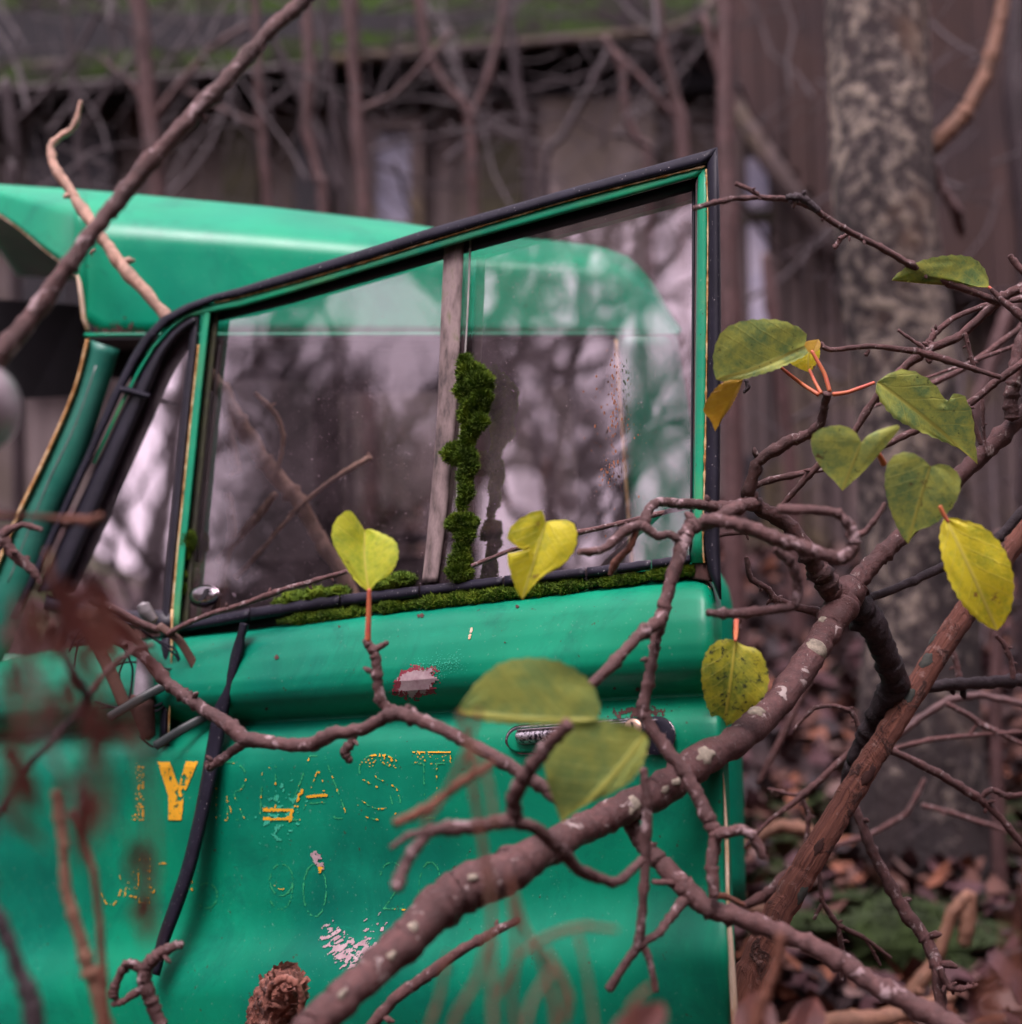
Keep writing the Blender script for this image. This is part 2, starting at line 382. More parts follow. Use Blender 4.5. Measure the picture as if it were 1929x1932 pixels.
# ---------------------------------------------------------------- setting: ground, bank
def build_ground():
    vs, fs = [], []; xs = [-60, -40, -30, -24, -20, -17, -14, -12, -10] + [-8 + .16 * i for i in range(101)] + [10, 12, 14, 17, 20, 25, 32, 60]
    ys = [-60, -40, -28, -22, -18, -15, -12, -10, -8, -6, -4] + [-2 + .16 * i for i in range(101)] + [18, 24, 34, 60, 120]
    for y in ys:
        for x in xs:
            z = G(x, y) + .07 * nz(x * .9, y * .9) + .03 * nz(x * 3, y * 3, 5)
            if y > 14: z += .0
            vs.append((x, y, z))
    nx = len(xs)
    for j in range(len(ys) - 1):
        for i in range(nx - 1): fs.append((j * nx + i, j * nx + i + 1, (j + 1) * nx + i + 1, (j + 1) * nx + i))
    s = NT('forest_soil'); a = s.noise(3, 6, .7); b = s.noise(26, 6, .75); m = s.noise(1.1, 5, .65, s.mp((1, 1, 1), loc=(2, 5, 0)))
    c = s.mix(step(s, b, .35, .7), (.055, .028, .03), (.018, .010, .014)); c = s.mix(step(s, a, .5, .7), c, (.09, .045, .04))
    c = s.mix(s.math('MULTIPLY', step(s, m, .52, .58), step(s, b, .35, .55)), c, (.035, .065, .010)); s.col(c); s.rough(.95); s.bump(b, 1, .04)
    tag(mesh('ground', vs, fs, s.m), kind='structure')
build_ground()

def litter():
    vs, fs, fm = [], [], []
    mats = [m_simple('litter_' + n, c, .8, .4, 30) for n, c in (('maroon', (.075, .028, .034)), ('brown', (.12, .05, .038)), ('orange', (.22, .075, .04)), ('pale', (.17, .10, .09)), ('black', (.03, .018, .022)))]
    rr = random.Random(3)
    for i in range(15000):
        y = 1.0 + 8 * rr.random() ** 1.2; x = rr.uniform(-.25, .5) * y * 1.15 + rr.uniform(-.5, .5)
        L = rr.uniform(.025, .06); z = G(x, y) + .07 * nz(x * .9, y * .9) + .03 * nz(x * 3, y * 3, 5) + rr.uniform(.004, .05)
        R = Matrix.Rotation(rr.uniform(0, 6.3), 3, 'Z') @ Matrix.Rotation(rr.uniform(-.9, .9), 3, 'X') @ Matrix.Rotation(rr.uniform(-.7, .7), 3, 'Y')
        cu = rr.uniform(-.3, .5) * L; b = len(vs)
        for px, py, pz in ((0, -L, cu), (L * .45, -L * .35, cu * .5), (L * .5, L * .3, cu * .6), (0, L, cu), (-L * .5, L * .3, cu * .7), (-L * .45, -L * .35, cu * .4), (0, 0, 0)):
            vs.append(Vector((x, y, z)) + R @ Vector((px, py, pz)))
        for k in range(6): fs.append((b + k, b + (k + 1) % 6, b + 6)); 
        mi = rr.choices(range(5), (5, 4, 1.3, 1.2, 3))[0]; fm += [mi] * 6
    tag(mesh('leaf_litter', vs, fs, None, mats=mats, fm=fm, smooth=False), 'fallen brown and maroon leaves covering the forest floor', 'leaf litter', kind='stuff')
litter()
def moss_fuzz(blobs, n, L, seed, name, label, cat='moss', parent=None, mat=None, group=None):
    """blobs: (centre, radius, stretch Vector) ; a lumpy core plus fine shoots"""
    rr = random.Random(seed); vs, fs = [], []
    tot = sum(r * r for _, r, _ in blobs)
    for c, r, st in blobs:
        bm = bmesh.new(); bmesh.ops.create_icosphere(bm, subdivisions=3, radius=1)
        b = len(vs)
        for v in bm.verts:
            d = v.co.copy(); q = 1 + .30 * noise.noise(d * 1.7 + c * 40) + .20 * noise.noise(d * 5 + c * 90)
            vs.append(c + Vector((d.x * r * st.x, d.y * r * st.y, d.z * r * st.z)) * q * .93)
        bm.verts.index_update()
        for f in bm.faces: fs.append(tuple(b + v.index for v in f.verts))
        bm.free()
        for _ in range(int(n * r * r / tot)):
            d = Vector((rr.gauss(0, 1), rr.gauss(0, 1), rr.gauss(0, 1))).normalized()
            if d.y > .5: d.y = -d.y
            q = 1 + .30 * noise.noise(d * 1.7 + c * 40) + .20 * noise.noise(d * 5 + c * 90)
            p = c + Vector((d.x * r * st.x, d.y * r * st.y, d.z * r * st.z)) * q * .92
            dd = (d + Vector((rr.uniform(-.6, .6), rr.uniform(-.6, .6), rr.uniform(-.2, .9)))).normalized()
            s_ = dd.cross(Vector((rr.uniform(-1, 1), rr.uniform(-1, 1), rr.uniform(-1, 1)))).normalized() * L * .16
            l = L * rr.uniform(.5, 1.3); b = len(vs)
            vs += [p - s_, p + s_, p + dd * l]; fs.append((b, b + 1, b + 2))
    o = mesh(name, vs, fs, mat or M_moss, parent, smooth=False)
    if parent is None: tag(o, label, cat, group)
    return o
# mossy hummocks on the ground
M_mossd = m_simple('forest_moss', (.022, .042, .005), .95, .5, 20, c2=(.010, .018, .004))
for i, (u, v, Y, r, lab) in enumerate([(1650, 1790, 3.1, .20, 'broad green moss cushion on the ground behind the forked thin twig, lower right'),
                                    (1460, 1640, 3.6, .15, 'dark green moss hummock between the door edge and the peeled pole'),
                                    (1790, 1850, 3.0, .15, 'low moss hummock beneath the grey banded twig at bottom right'),
                                    (1560, 1560, 4.2, .13, 'small moss hummock seen behind the peeled pole')]):
    p = PY(u, v, Y); p.z = min(p.z, G(p.x, p.y) + .02)
    moss_fuzz([(p, r, Vector((1.5, 1, .55))), (p + Vector((r, .1, -.02)), r * .7, Vector((1.4, 1, .5)))], 9000, .012, i, 'moss_hummock', lab, 'moss', mat=M_mossd, group='moss hummocks on the ground')

# ---------------------------------------------------------------- old shed behind
def plank_wall(u0, u1, top, bot, Y, wpx, mat, name, parent, seed, gap=.006, thick=.025):
    """vertical boards between photo columns u0..u1; top/bot are pixel lines"""
    rr = random.Random(seed); m = MB(); u = u0
    while u < u1:
        wv = wpx * rr.uniform(.75, 1.25); a = PY(u, top(u), Y); b = PY(u + wv, top(u + wv), Y); lo = PY(u, bot(u), Y).z
        off = rr.uniform(-.012, .012); hw = (b.x - a.x) / 2 - gap / 2; zt = (a.z + b.z) / 2 + rr.uniform(-.01, .01)
        m.box((a.x + hw + gap / 2, Y + off, (zt + lo) / 2), (hw, 0, rr.uniform(-.002, .002)), (0, thick / 2, 0), (rr.uniform(-.01, .01), 0, (zt - lo) / 2)); u += wv
    return m.build(name, mat, parent)
def m_plank(name, a, b, g=None):
    s = NT(name); x = s.noise(7, 6, .7, s.mp((1, 1, .07))); y = s.noise(1.3, 5, .65); z = s.noise(4, 1, 0, s.mp((1, 0, 0)))
    c = s.mix(step(s, x, .35, .65), a, b); c = s.mix(step(s, z, .4, .6), c, tuple(q * .62 for q in a))
    c = s.mix(s.math('MULTIPLY', step(s, y, .5, .64), .7), c, g or (.07, .06, .03)); s.col(c); s.rough(.95); s.bump(x, .8, .02); return s.m
M_grey = m_plank('weathered_grey_boards', (.20, .155, .155), (.10, .077, .08), (.08, .06, .045))
M_red = m_plank('red_brown_boards', (.078, .042, .038), (.024, .015, .018), (.03, .02, .024))
M_grey2 = m_plank('pale_grey_boards', (.13, .092, .09), (.034, .024, .028), (.10, .075, .035))
Y0 = 8.0
shed = thing('shed', 'weathered grey wooden shed with a mossy roof behind the truck', 'shed', (PY(700, 1000, Y0).x, Y0, G(0, Y0)))
m = MB(); a_, b_ = PY(-700, 300, Y0 + .2), PY(1400, 300, Y0 + .2); m.box(((a_.x + b_.x) / 2, Y0 + .2, 3.2), ((b_.x - a_.x) / 2, 0, 0), (0, .02, 0), (0, 0, 2.2)); m.build('backing', M_dark, shed)  # added dark sheet, stops light showing between the planks
plank_wall(-700, 1400, lambda u: 120 - .04 * u, lambda u: 1500, Y0 + .1, 52, M_grey, 'wall', shed, 5)
ev = lambda u: interp([(-700, 205), (-200, 178), (0, 168), (560, 122), (800, 100), (1300, 58), (1400, 52)], u)
# roof: thick mossy sheet rising from the eave
def shed_roof():
    vs, fs = [], []; nu = 60; nr = 14
    for i in range(nu + 1):
        u = -700 + i * (2120 / nu); a = PY(u, ev(u) - 6, Y0 - .28)
        for j in range(nr + 1):
            t = j / nr * 5.2; vs.append(a + Vector((0, t * .78, t * .62 + .05 * nz(a.x * 4, t * 4) + .03 * nz(a.x * 13, t * 13))))
    for i in range(nu):
        for j in range(nr): fs.append((i * (nr + 1) + j, (i + 1) * (nr + 1) + j, (i + 1) * (nr + 1) + j + 1, i * (nr + 1) + j + 1))
    s = NT('mossy_roof'); a = s.noise(2.2, 6, .7); b = s.noise(16, 5, .7)
    c = s.mix(step(s, a, .42, .56), (.018, .012, .015), (.024, .050, .005)); c = s.mix(step(s, b, .5, .7), c, (.012, .012, .012)); s.col(c); s.rough(1); s.b.inputs['Specular IOR Level'].default_value = .1; s.bump(b, 1, .05)
    o = mesh('roof', vs, fs, s.m, shed)
    md = o.modifiers.new('thick', 'SOLIDIFY'); md.thickness = .06; md.offset = -1
    fa = [PY(u, ev(u) + 4, Y0 - .32) for u in range(-680, 640, 60)]; v, f = tube_geo(fa, [.022] * len(fa), 6); mesh('eave_edge', v, f, M_bgd, shed)
    fa = [PY(u, ev(u) - 2, Y0 - .34) for u in range(620, 1300, 40)] + [PY(1330, 30, Y0 - .34), PY(1350, -10, Y0 - .34)]; v, f = tube_geo(fa, [.03] * len(fa), 6); mesh('fascia_board', v, f, M_grey2, shed)
    m = MB()
    a, b = PY(-700, 205, Y0 + .0), PY(1400, 150, Y0 + .0)
    m.box(((a.x + b.x) / 2, Y0 - .02, (a.z + b.z) / 2 + .02), ((b.x - a.x) / 2, 0, (b.z - a.z) / 2), (0, .05, 0), (0, 0, .10)); m.build('eave_shadow_band', M_dark, shed)  # dark box painting the shadow band under the eave
shed_roof()
M_bluish = m_simple('dusty_window_pane', (.20, .19, .25), .3, .5, 6, c2=(.09, .085, .13))
M_door = m_plank('mossy_board', (.035, .030, .014), (.022, .018, .012))
def shed_rect(u0, v0, u1, v1, mat, name, Y=Y0, dep=.05, frame=None):
    a, b = PY(u0, v0, Y), PY(u1, v1, Y); m = MB()
    m.box(((a.x + b.x) / 2, Y, (a.z + b.z) / 2), ((b.x - a.x) / 2, 0, 0), (0, dep, 0), (0, 0, (a.z - b.z) / 2)); o = m.build(name, mat, shed)
    if frame:
        m = MB(); t = .035
        for (x, z, hx, hz) in ((a.x - t, (a.z + b.z) / 2, t, (a.z - b.z) / 2 + 2 * t), (b.x + t, (a.z + b.z) / 2, t, (a.z - b.z) / 2 + 2 * t), ((a.x + b.x) / 2, a.z + t, (b.x - a.x) / 2, t), ((a.x + b.x) / 2, b.z - t, (b.x - a.x) / 2, t)):
            m.box((x, Y - .02, z), (hx, 0, 0), (0, dep + .01, 0), (0, 0, hz))
        m.build('window_frame', frame, o)
shed_rect(712, 255, 775, 430, M_bluish, 'window', frame=M_grey2)
shed_rect(425, 235, 480, 700, M_door, 'shutter')
shed_rect(905, 270, 985, 700, M_door, 'shutter')
shed_rect(560, 250, 620, 640, M_dark, 'doorway')
shed_rect(60, 240, 200, 700, M_dark, 'doorway')
shed_rect(1020, 190, 1240, 600, M_grey, 'door', Y0 - .03)
# annex with red boards over pale ones
annex = thing('board_annex', 'tall board annex with red brown upper planks right of the shed', 'outbuilding', (PY(1500, 1000, 7).x, 7, G(0, 7)))
m = MB(); a_, b_ = PY(1375, 300, 7.1), PY(2300, 300, 7.1); m.box(((a_.x + b_.x) / 2, 7.1, 3.4), ((b_.x - a_.x) / 2, 0, 0), (0, .02, 0), (0, 0, 2.5)); m.build('backing', M_dark, annex)  # another added dark sheet, blocks light through the annex gaps
plank_wall(1380, 2150, lambda u: -260, lambda u: interp([(1380, 190), (1560, 470), (1800, 560)], u), 6.8, 24, M_red, 'upper_boards', annex, 8)
plank_wall(1370, 2150, lambda u: interp([(1380, 150), (1560, 420), (1800, 500)], u), lambda u: 1350, 7.0, 38, M_grey2, 'lower_boards', annex, 9, .02)
def arect(u0, v0, u1, v1, mat, name, Y=6.97):
    a, b = PY(u0, v0, Y), PY(u1, v1, Y); m = MB(); m.box(((a.x + b.x) / 2, Y, (a.z + b.z) / 2), ((b.x - a.x) / 2, 0, 0), (0, .01, 0), (0, 0, (a.z - b.z) / 2)); m.build(name, mat, annex)
M_slit = m_simple('pale_pane', (.46, .42, .50), .3, .3, 5, c2=(.28, .27, .38))
arect(1410, 300, 1450, 395, M_slit, 'window'); arect(1412, 425, 1452, 660, M_slit, 'window'); arect(1400, 398, 1460, 420, M_door, 'window_bar')
arect(1400, 860, 1440, 980, M_dark, 'hole')
a, b = PY(1385, 200, 6.75), PY(1570, 480, 6.75)
v, f = tube_geo([a, (a + b) / 2, b], [.05, .05, .05], 6); mesh('slanting_rail', v, f, M_grey2, annex)

# ---------------------------------------------------------------- background saplings and trees
def stem(tr, mat, name='twig', parent=None, wob=.9, seg=8): return twig(tr, mat, parent, name, wob, seg, .12, 0, 5)
def sapling(label, tr, mat, sub=(), group='bare saplings in front of the shed'):
    p = P(*tr[-1][:3]); r = thing('sapling', label, 'sapling', (p.x, p.y, G(p.x, p.y)), group)
    u, v, d, hw = tr[-1]
    foot = P(u, v, d); vv = v
    while foot.z > G(foot.x, foot.y) - .05 and vv < 6000: vv += 60; foot = P(u + (vv - v) * .02, vv, d)
    tr = list(tr) + [(u + (vv - v) * .02, vv, d, hw * 1.15)]
    stem(tr, mat, 'trunk', r)
    for t in sub: stem(t, mat, 'branch', r)
    return r
sapling('thick pinkish sapling stem left of the roof highlight', [(258, -40, 5, 17), (270, 100, 5, 16), (285, 250, 5, 16), (296, 400, 5, 17)], M_bgw, [[(285, 230, 5, 7), (330, 170, 5, 7), (400, 90, 5, 6), (470, 45, 5, 5)], [(285, 210, 5, 5), (250, 160, 5, 5), (190, 110, 5, 4)]])
sapling('thin pale sapling with a side twig right of the thick pinkish one', [(480, -30, 5.2, 8), (488, 150, 5.2, 8), (497, 300, 5.2, 8), (505, 400, 5.2, 9)], M_bgw, [[(490, 240, 5.2, 6), (420, 205, 5.2, 5), (350, 170, 5.2, 4)]])
sapling('tan sapling crossing a dark leaning one above the roof', [(575, -30, 4.8, 12), (585, 120, 4.8, 12), (578, 240, 4.8, 11), (600, 330, 4.8, 10), (612, 410, 4.8, 11)], M_bgw)
sapling('dark leaning sapling that crosses the tan one', [(505, 50, 5.4, 8), (550, 150, 5.4, 9), (600, 250, 5.4, 9), (640, 360, 5.4, 9), (650, 430, 5.4, 9)], M_bgd)
sapling('straight light brown sapling stem just left of the shed window', [(660, -30, 4.6, 14), (668, 130, 4.6, 12), (680, 300, 4.6, 12), (690, 430, 4.6, 13)], M_bgw, [[(672, 210, 4.6, 6), (740, 180, 4.6, 5), (790, 130, 4.6, 5), (850, 60, 4.6, 4)]])
sapling('slim grey sapling between the tan and light brown stems', [(608, -20, 5.6, 7), (622, 150, 5.6, 7), (640, 300, 5.6, 8), (650, 430, 5.6, 8)], M_bgd)
sapling('forked sapling whose two arms meet above the door frame', [(788, -30, 5, 11), (805, 100, 5, 10), (845, 165, 5, 9), (885, 215, 5, 10), (892, 330, 5, 9), (895, 420, 5, 9)], M_bgw, [[(888, 225, 5, 8), (920, 150, 5, 8), (940, 70, 5, 7), (955, -20, 5, 6)]])
sapling('pale sapling curving down to the tall corner of the door frame', [(1235, -30, 4.6, 12), (1250, 90, 4.6, 11), (1275, 190, 4.6, 12), (1290, 300, 4.6, 13)], M_bgw)
sapling('broad pinkish stem right beside the door gasket', [(1372, -40, 4.2, 20), (1368, 150, 4.2, 18), (1374, 400, 4.2, 19), (1380, 700, 4.2, 20), (1385, 1000, 4.2, 21)], M_bgw, [[(1372, 170, 4.2, 9), (1345, 100, 4.2, 8), (1330, 30, 4.2, 7)]])
sapling('dark thin stem sloping down to the left above the tall window', [(1150, 95, 5.2, 8), (1110, 170, 5.2, 7), (1060, 260, 5.2, 7), (1030, 340, 5.2, 7)], M_bgd)
sapling('thin wavy pink stem above the middle of the top window rail', [(1140, 70, 5, 6), (1175, 130, 5, 8), (1180, 210, 5, 8), (1205, 270, 5, 8), (1225, 330, 5, 8)], M_bgw, [[(1165, 100, 5, 6), (1220, 160, 5, 7), (1270, 220, 5, 7)]])
sapling('faint grey stem behind the forked sapling', [(960, -20, 6.2, 9), (975, 150, 6.2, 9), (1000, 330, 6.2, 10)], M_bgd)
sapling('grey stem at the far left edge', [(10, 150, 5, 12), (30, 300, 5, 12), (25, 360, 5, 12)], M_bgd, [[(20, 240, 5, 6), (80, 180, 5, 6), (150, 90, 5, 5), (200, -10, 5, 5)]])
sapling('pair of thin stems above the roof front', [(120, -10, 5.5, 6), (140, 150, 5.5, 7), (150, 300, 5.5, 7), (165, 400, 5.5, 7)], M_bgd, [[(150, 250, 5.5, 5), (210, 150, 5.5, 5), (215, 0, 5.5, 5)]])
# fine background twigs, many more than one can count
def thicket():
    rr = random.Random(11); vs, fs = [], []
    for i in range(135):
        u = rr.uniform(-80, 1420) if i < 75 else rr.uniform(1380, 2000); v = rr.uniform(-60, 420) if i < 75 else rr.uniform(-60, 1500); d = rr.uniform(4.4, 7.2)
        if u > 1500: d = rr.uniform(4, 6.4)
        a = rr.uniform(-1.2, 1.2) + (math.pi / 2 if rr.random() < .6 else 0); L = rr.uniform(120, 420); hw = rr.uniform(1.8, 5.5); pp = []
        for k in range(5): pp.append((u + math.cos(a) * L * k / 4, v - math.sin(a) * L * k / 4, d + .1 * k, hw * (1 - .15 * k))); a += rr.uniform(-.16, .16)
        pts, rad = twig_path(pp, 1.0, 3); v2, f2 = tube_geo(pts, rad, 6); b = len(vs); vs += v2; fs += [tuple(i_ + b for i_ in f) for f in f2]
    for i in range(260):
        u = rr.uniform(-80, 2000); v = rr.uniform(-60, 420) if u < 1380 else rr.uniform(-60, 1700); d = rr.uniform(2.9, 5.5) if u > 1420 else rr.uniform(3.6, 6.5); hw = rr.uniform(.9, 3)
        a = rr.uniform(-3, 3); L = rr.uniform(80, 330); pp = []
        for k in range(5): pp.append((u + math.cos(a) * L * k / 4, v - math.sin(a) * L * k / 4, d, hw * (1 - .18 * k))); a += rr.uniform(-.3, .3)
        pts, rad = twig_path(pp, .6, 3); v2, f2 = tube_geo(pts, rad, 5); b = len(vs); vs += v2; fs += [tuple(i_ + b for i_ in f) for f in f2]
    tag(mesh('thicket', vs, fs, M_bgd), 'tangle of fine bare twigs in front of the shed and annex', 'thicket', kind='stuff')
thicket()
# the big lichen covered tree
def big_tree():
    tr = [(1650, -80, 3.5, 94), (1662, 150, 3.45, 93), (1668, 400, 3.4, 95), (1700, 650, 3.4, 98), (1722, 900, 3.4, 100), (1738, 1200, 3.4, 108), (1745, 1500, 3.4, 122), (1745, 1720, 3.4, 150), (1745, 1900, 3.4, 200)]
    b = P(1745, 1850, 3.4); r = thing('tree', 'thick lichen blotched tree trunk on the right', 'tree', (b.x, b.y, G(b.x, b.y)))
    pp = cr(tr, 8); pts = [P(u, v, d) for u, v, d, h in pp]; rad = [h * K * d for u, v, d, h in pp]
    v, f = tube_geo(pts, rad, 40, 1, .10, 3); mesh('trunk', v, f, M_trunk, r)
    twig([(1745, 300, 3.5, 12), (1775, 262, 3.5, 17), (1820, 215, 3.5, 16), (1860, 140, 3.5, 14), (1885, 50, 3.5, 13), (1900, -40, 3.5, 12)], M_tan, r, 'limb')
    twig([(1750, 295, 3.5, 15), (1775, 350, 3.5, 10), (1805, 400, 3.5, 11), (1815, 440, 3.6, 8)], M_bgw, r, 'limb')
big_tree()
t = thing('tree', 'dark trunk at the top right corner', 'tree', (P(1930, 900, 5).x, 5, G(0, 5)))
stem([(1925, -60, 5, 28), (1922, 150, 5, 26), (1945, 500, 5, 26), (1950, 1200, 5, 28), (1950, 1500, 5, 30), (1950, 2000, 5, 30)], M_bgd, 'trunk', t)
for lab, tr in (('pinkish leaning stem between the big trunk and the right edge', [(1990, 480, 4.2, 13), (1900, 600, 4.2, 14), (1860, 720, 4.2, 14), (1810, 860, 4.2, 14), (1790, 1000, 4.2, 14)]),
                ('straight stem behind the drooping yellow leaf at right', [(1840, 1250, 3.2, 12), (1862, 1120, 3.2, 12), (1890, 1000, 3.2, 12), (1880, 1300, 3.2, 12)][1:]),
                ('pale pole leaning in front of the annex windows', [(1445, 480, 5.2, 9), (1460, 600, 5.2, 13), (1480, 760, 5.2, 14), (1500, 980, 5.2, 15)])):
    sapling(lab, tr, M_bgw, group='bare stems on the right')

# bare trees behind and to the left of the photographer, seen only mirrored in the door glass
def bare_tree(x, y, h, seed):
    rr = random.Random(seed); r = thing('bare_tree', 'bare winter tree mirrored in the door glass', 'tree', (x, y, G(x, y)), 'bare trees mirrored in the glass')
    base = Vector((x, y, G(x, y) - .1)); vs, fs = [], []
    pts = [base + Vector((.25 * nz(i * .5, seed), .25 * nz(i * .5, seed + 7), h * i / 9)) for i in range(10)]
    v, f = tube_geo(pts, [.13 * (1 - i / 11) for i in range(10)], 8); mesh('trunk', v, f, M_bgd, r)
    def br(p, d, L, rad, lev):
        q = [p]; dd = d.copy()
        for k in range(4): dd = (dd + Vector((rr.uniform(-.3, .3), rr.uniform(-.3, .3), rr.uniform(-.1, .3)))).normalized(); q.append(q[-1] + dd * L / 4)
        v, f = tube_geo(q, [rad * (1 - .16 * k) for k in range(5)], 5); b = len(vs); vs.extend(v); fs.extend([tuple(i + b for i in g) for g in f])
        if lev:
            for k in (2, 3, 4):
                for _ in range(2): br(q[k], (dd + Vector((rr.uniform(-1, 1), rr.uniform(-1, 1), rr.uniform(-.3, .8)))).normalized(), L * .62, rad * .55, lev - 1)
    for i in range(3, 10):
        for _ in range(2):
            a = rr.uniform(0, 6.28); br(pts[i], Vector((math.cos(a), math.sin(a), .6)).normalized(), h * .22, .045, 2)
    mesh('crown', vs, fs, M_bgd, r)
for i, (x, y, h) in enumerate([(-10.5, -3.1, 8), (-6, -.2, 6), (-7.7, -1.35, 7), (-9.3, 1.1, 5.5), (-5, -7, 8), (2.5, -6, 8), (6, -3, 8), (-8, 3, 7)]): bare_tree(x, y, h, i)
def evergreen(x, y, h, w_, seed):
    rr = random.Random(seed); r = thing('evergreen_tree', 'dense dark evergreen mirrored in the sliding door pane', 'tree', (x, y, G(x, y)), 'evergreens mirrored in the glass')
    base = Vector((x, y, G(x, y) - .1)); v, f = tube_geo([base, base + Vector((0, 0, h * .5)), base + Vector((.1, 0, h))], [.16, .1, .03], 8); mesh('trunk', v, f, M_bgd, r)
    cl = [(base + Vector((rr.gauss(0, .45) * w_, rr.gauss(0, .45) * w_, h * (.18 + .8 * rr.random()))), rr.uniform(.3, .75)) for _ in range(60)]; vs, fs = [], []
    for _ in range(9000):
        c, q = rr.choice(cl); k = 1 - .65 * (c.z - base.z) / h; p = Vector((base.x + (c.x - base.x) * k, base.y + (c.y - base.y) * k, c.z)) + Vector((rr.gauss(0, .5), rr.gauss(0, .5), rr.gauss(0, .35))) * q
        a = Vector((rr.uniform(-1, 1), rr.uniform(-1, 1), rr.uniform(-1, 1))).normalized(); b_ = a.cross(Vector((0, .3, 1))).normalized(); n = len(vs); L = rr.uniform(.05, .11)
        vs += [p - a * L, p + b_ * L * .5, p + a * L, p - b_ * L * .5]; fs.append((n, n + 1, n + 2, n + 3))
    mesh('crown', vs, fs, M_needle, r, smooth=False)
M_needle = m_simple('dark_needles', (.045, .05, .035), .8, .5, 3)
for i, (x, y, h, w_) in enumerate([(-13.2, -.7, 4.0, .9), (-13.6, -1.5, 3.2, .9)]): evergreen(x, y, h, w_, i + 40)

# ================================================================ the truck
tb = D(700, 1900); truck = thing('truck', 'abandoned green truck cab with its door hanging open', 'truck', (tb.x, 2.6, G(tb.x, 2.6)))
DC = 2.06
# roof
top = [(-160, 352), (0, 355), (150, 365), (300, 378), (500, 397), (740, 425), (900, 450), (1050, 462), (1130, 472), (1180, 490), (1215, 520), (1240, 560), (1262, 600), (1282, 628)]
bot = [(-160, 400), (0, 402), (40, 430), (90, 472), (130, 502), (150, 520), (156, 560), (162, 605), (200, 632), (1282, 633)]
def dbot(u): return DC + .32 * max(0, (150 - u) / 310) ** .8 if u < 150 else DC
def build_roof():
    us = [-160 + 20 * i for i in range(15)] + [124, 134, 142, 148, 152, 157, 162, 170, 185, 200] + [220 + 20 * i for i in range(50)] + [1226, 1240, 1252, 1262, 1270, 1277, 1282]
    us = sorted(set(us)); NR = 16; vs, fs = [], []
    for u in us:
        vb, vt = interp(bot, u), interp(top, u); db = dbot(u); da = .22 * min(1, (vb - vt) / 120 + .1)
        for j in range(NR + 1):
            th = j / NR * math.pi / 2; k = 1 - math.cos(th); t_ = 1 - (1 - j / NR) ** 1.6; vs.append(P(u, lerp(vb, vt, t_), db + da * (.13 * t_ + .58 * max(0, (t_ - .70) / .30) ** 2)))
        c = P(u, vt, db + da); 
        for j in range(1, 4): vs.append(c + Vector((0, (3.1 - DC - .2) * j / 3 * .62, .035 * math.sin(j))) )
    n = NR + 4
    for i in range(len(us) - 1):
        for j in range(n - 1): fs.append((i * n + j, (i + 1) * n + j, (i + 1) * n + j + 1, i * n + j + 1))
    o = mesh('roof', vs, fs, M_roofg, truck); md = o.modifiers.new('t', 'SOLIDIFY'); md.thickness = .006; md.offset = 1
    # drip rail along the side and the front lip
    pts = [P(u, interp([(150, 632), (1290, 630)], u), DC - .012) for u in range(160, 1290, 40)]
    v, f = tube_geo(pts, [.0028] * len(pts), 8); mesh('drip_rail', v, f, M_roofg, o)
    pts = [P(u, interp(bot, u) + 2, dbot(u) - .004) for u in (-160, -80, 0, 40, 90, 130, 148)] + [P(154, 560, DC - .005), P(158, 600, DC - .005), P(166, 622, DC - .008)]
    v, f = tube_geo(pts, [.0035] * len(pts), 8); mesh('front_lip', v, f, M_cream, o)
    # rusted corner above the pillar
    cells(lambda u, v: nz(u * .10, v * .05, 1) + .7 * nz(u * .3, v * .2, 4) > (618 - v) / 34 + abs(u - 222) / 160, (175, 545, 275, 630), 2.0, M_rust, 'rust_patch', o, lambda u, v: P(u, v, DC + roofd(u, v) - .009))
def roofd(u, v):
    vb, vt = interp(bot, u), interp(top, u); s_ = min(1, max(0, (vb - v) / (vb - vt))); return .22 * min(1, (vb - vt) / 120 + .1) * (.13 * s_ + .58 * max(0, (s_ - .7) / .3) ** 2)
def cells(fn, bb, step_, mat, name, parent, place):
    u0, v0, u1, v1 = bb; vs, fs, idx = [], [], {}
    nu = int((u1 - u0) / step_); nv = int((v1 - v0) / step_)
    def vid(i, j):
        if (i, j) not in idx:
            idx[(i, j)] = len(vs); uu = u0 + i * step_ + step_ * .45 * nz(i * .9, j * .9, 3); vv = v0 + j * step_ + step_ * .45 * nz(i * .9, j * .9, 8); vs.append(place(uu, vv))
        return idx[(i, j)]
    for i in range(nu):
        for j in range(nv):
            if fn(u0 + (i + .5) * step_, v0 + (j + .5) * step_): fs.append((vid(i, j), vid(i, j + 1), vid(i + 1, j + 1), vid(i + 1, j)))
    if fs: return mesh(name, vs, fs, mat, parent, smooth=True)
build_roof()
def slab(poly, d, t, mat, name, parent, smooth=False):
    """poly of (u,v) or (u,v,d): front face at depth d, thickness t"""
    fr = [P(p[0], p[1], p[2] if len(p) > 2 else d) for p in poly]; bk = [P(p[0], p[1], (p[2] if len(p) > 2 else d) + t) for p in poly]; n = len(poly)
    bm = bmesh.new(); a = [bm.verts.new(x) for x in fr]; b = [bm.verts.new(x) for x in bk]
    bm.faces.new(a); bm.faces.new(b[::-1])
    for i in range(n): bm.faces.new((a[i], b[i], b[(i + 1) % n], a[(i + 1) % n]))
    bmesh.ops.triangulate(bm, faces=[f for f in bm.faces if len(f.verts) > 4]); bmesh.ops.recalc_face_normals(bm, faces=bm.faces)
    me = bpy.data.meshes.new(name); bm.to_mesh(me); bm.free(); me.materials.append(mat); o = bpy.data.objects.new(name, me); C.objects.link(o); par(o, parent); return o
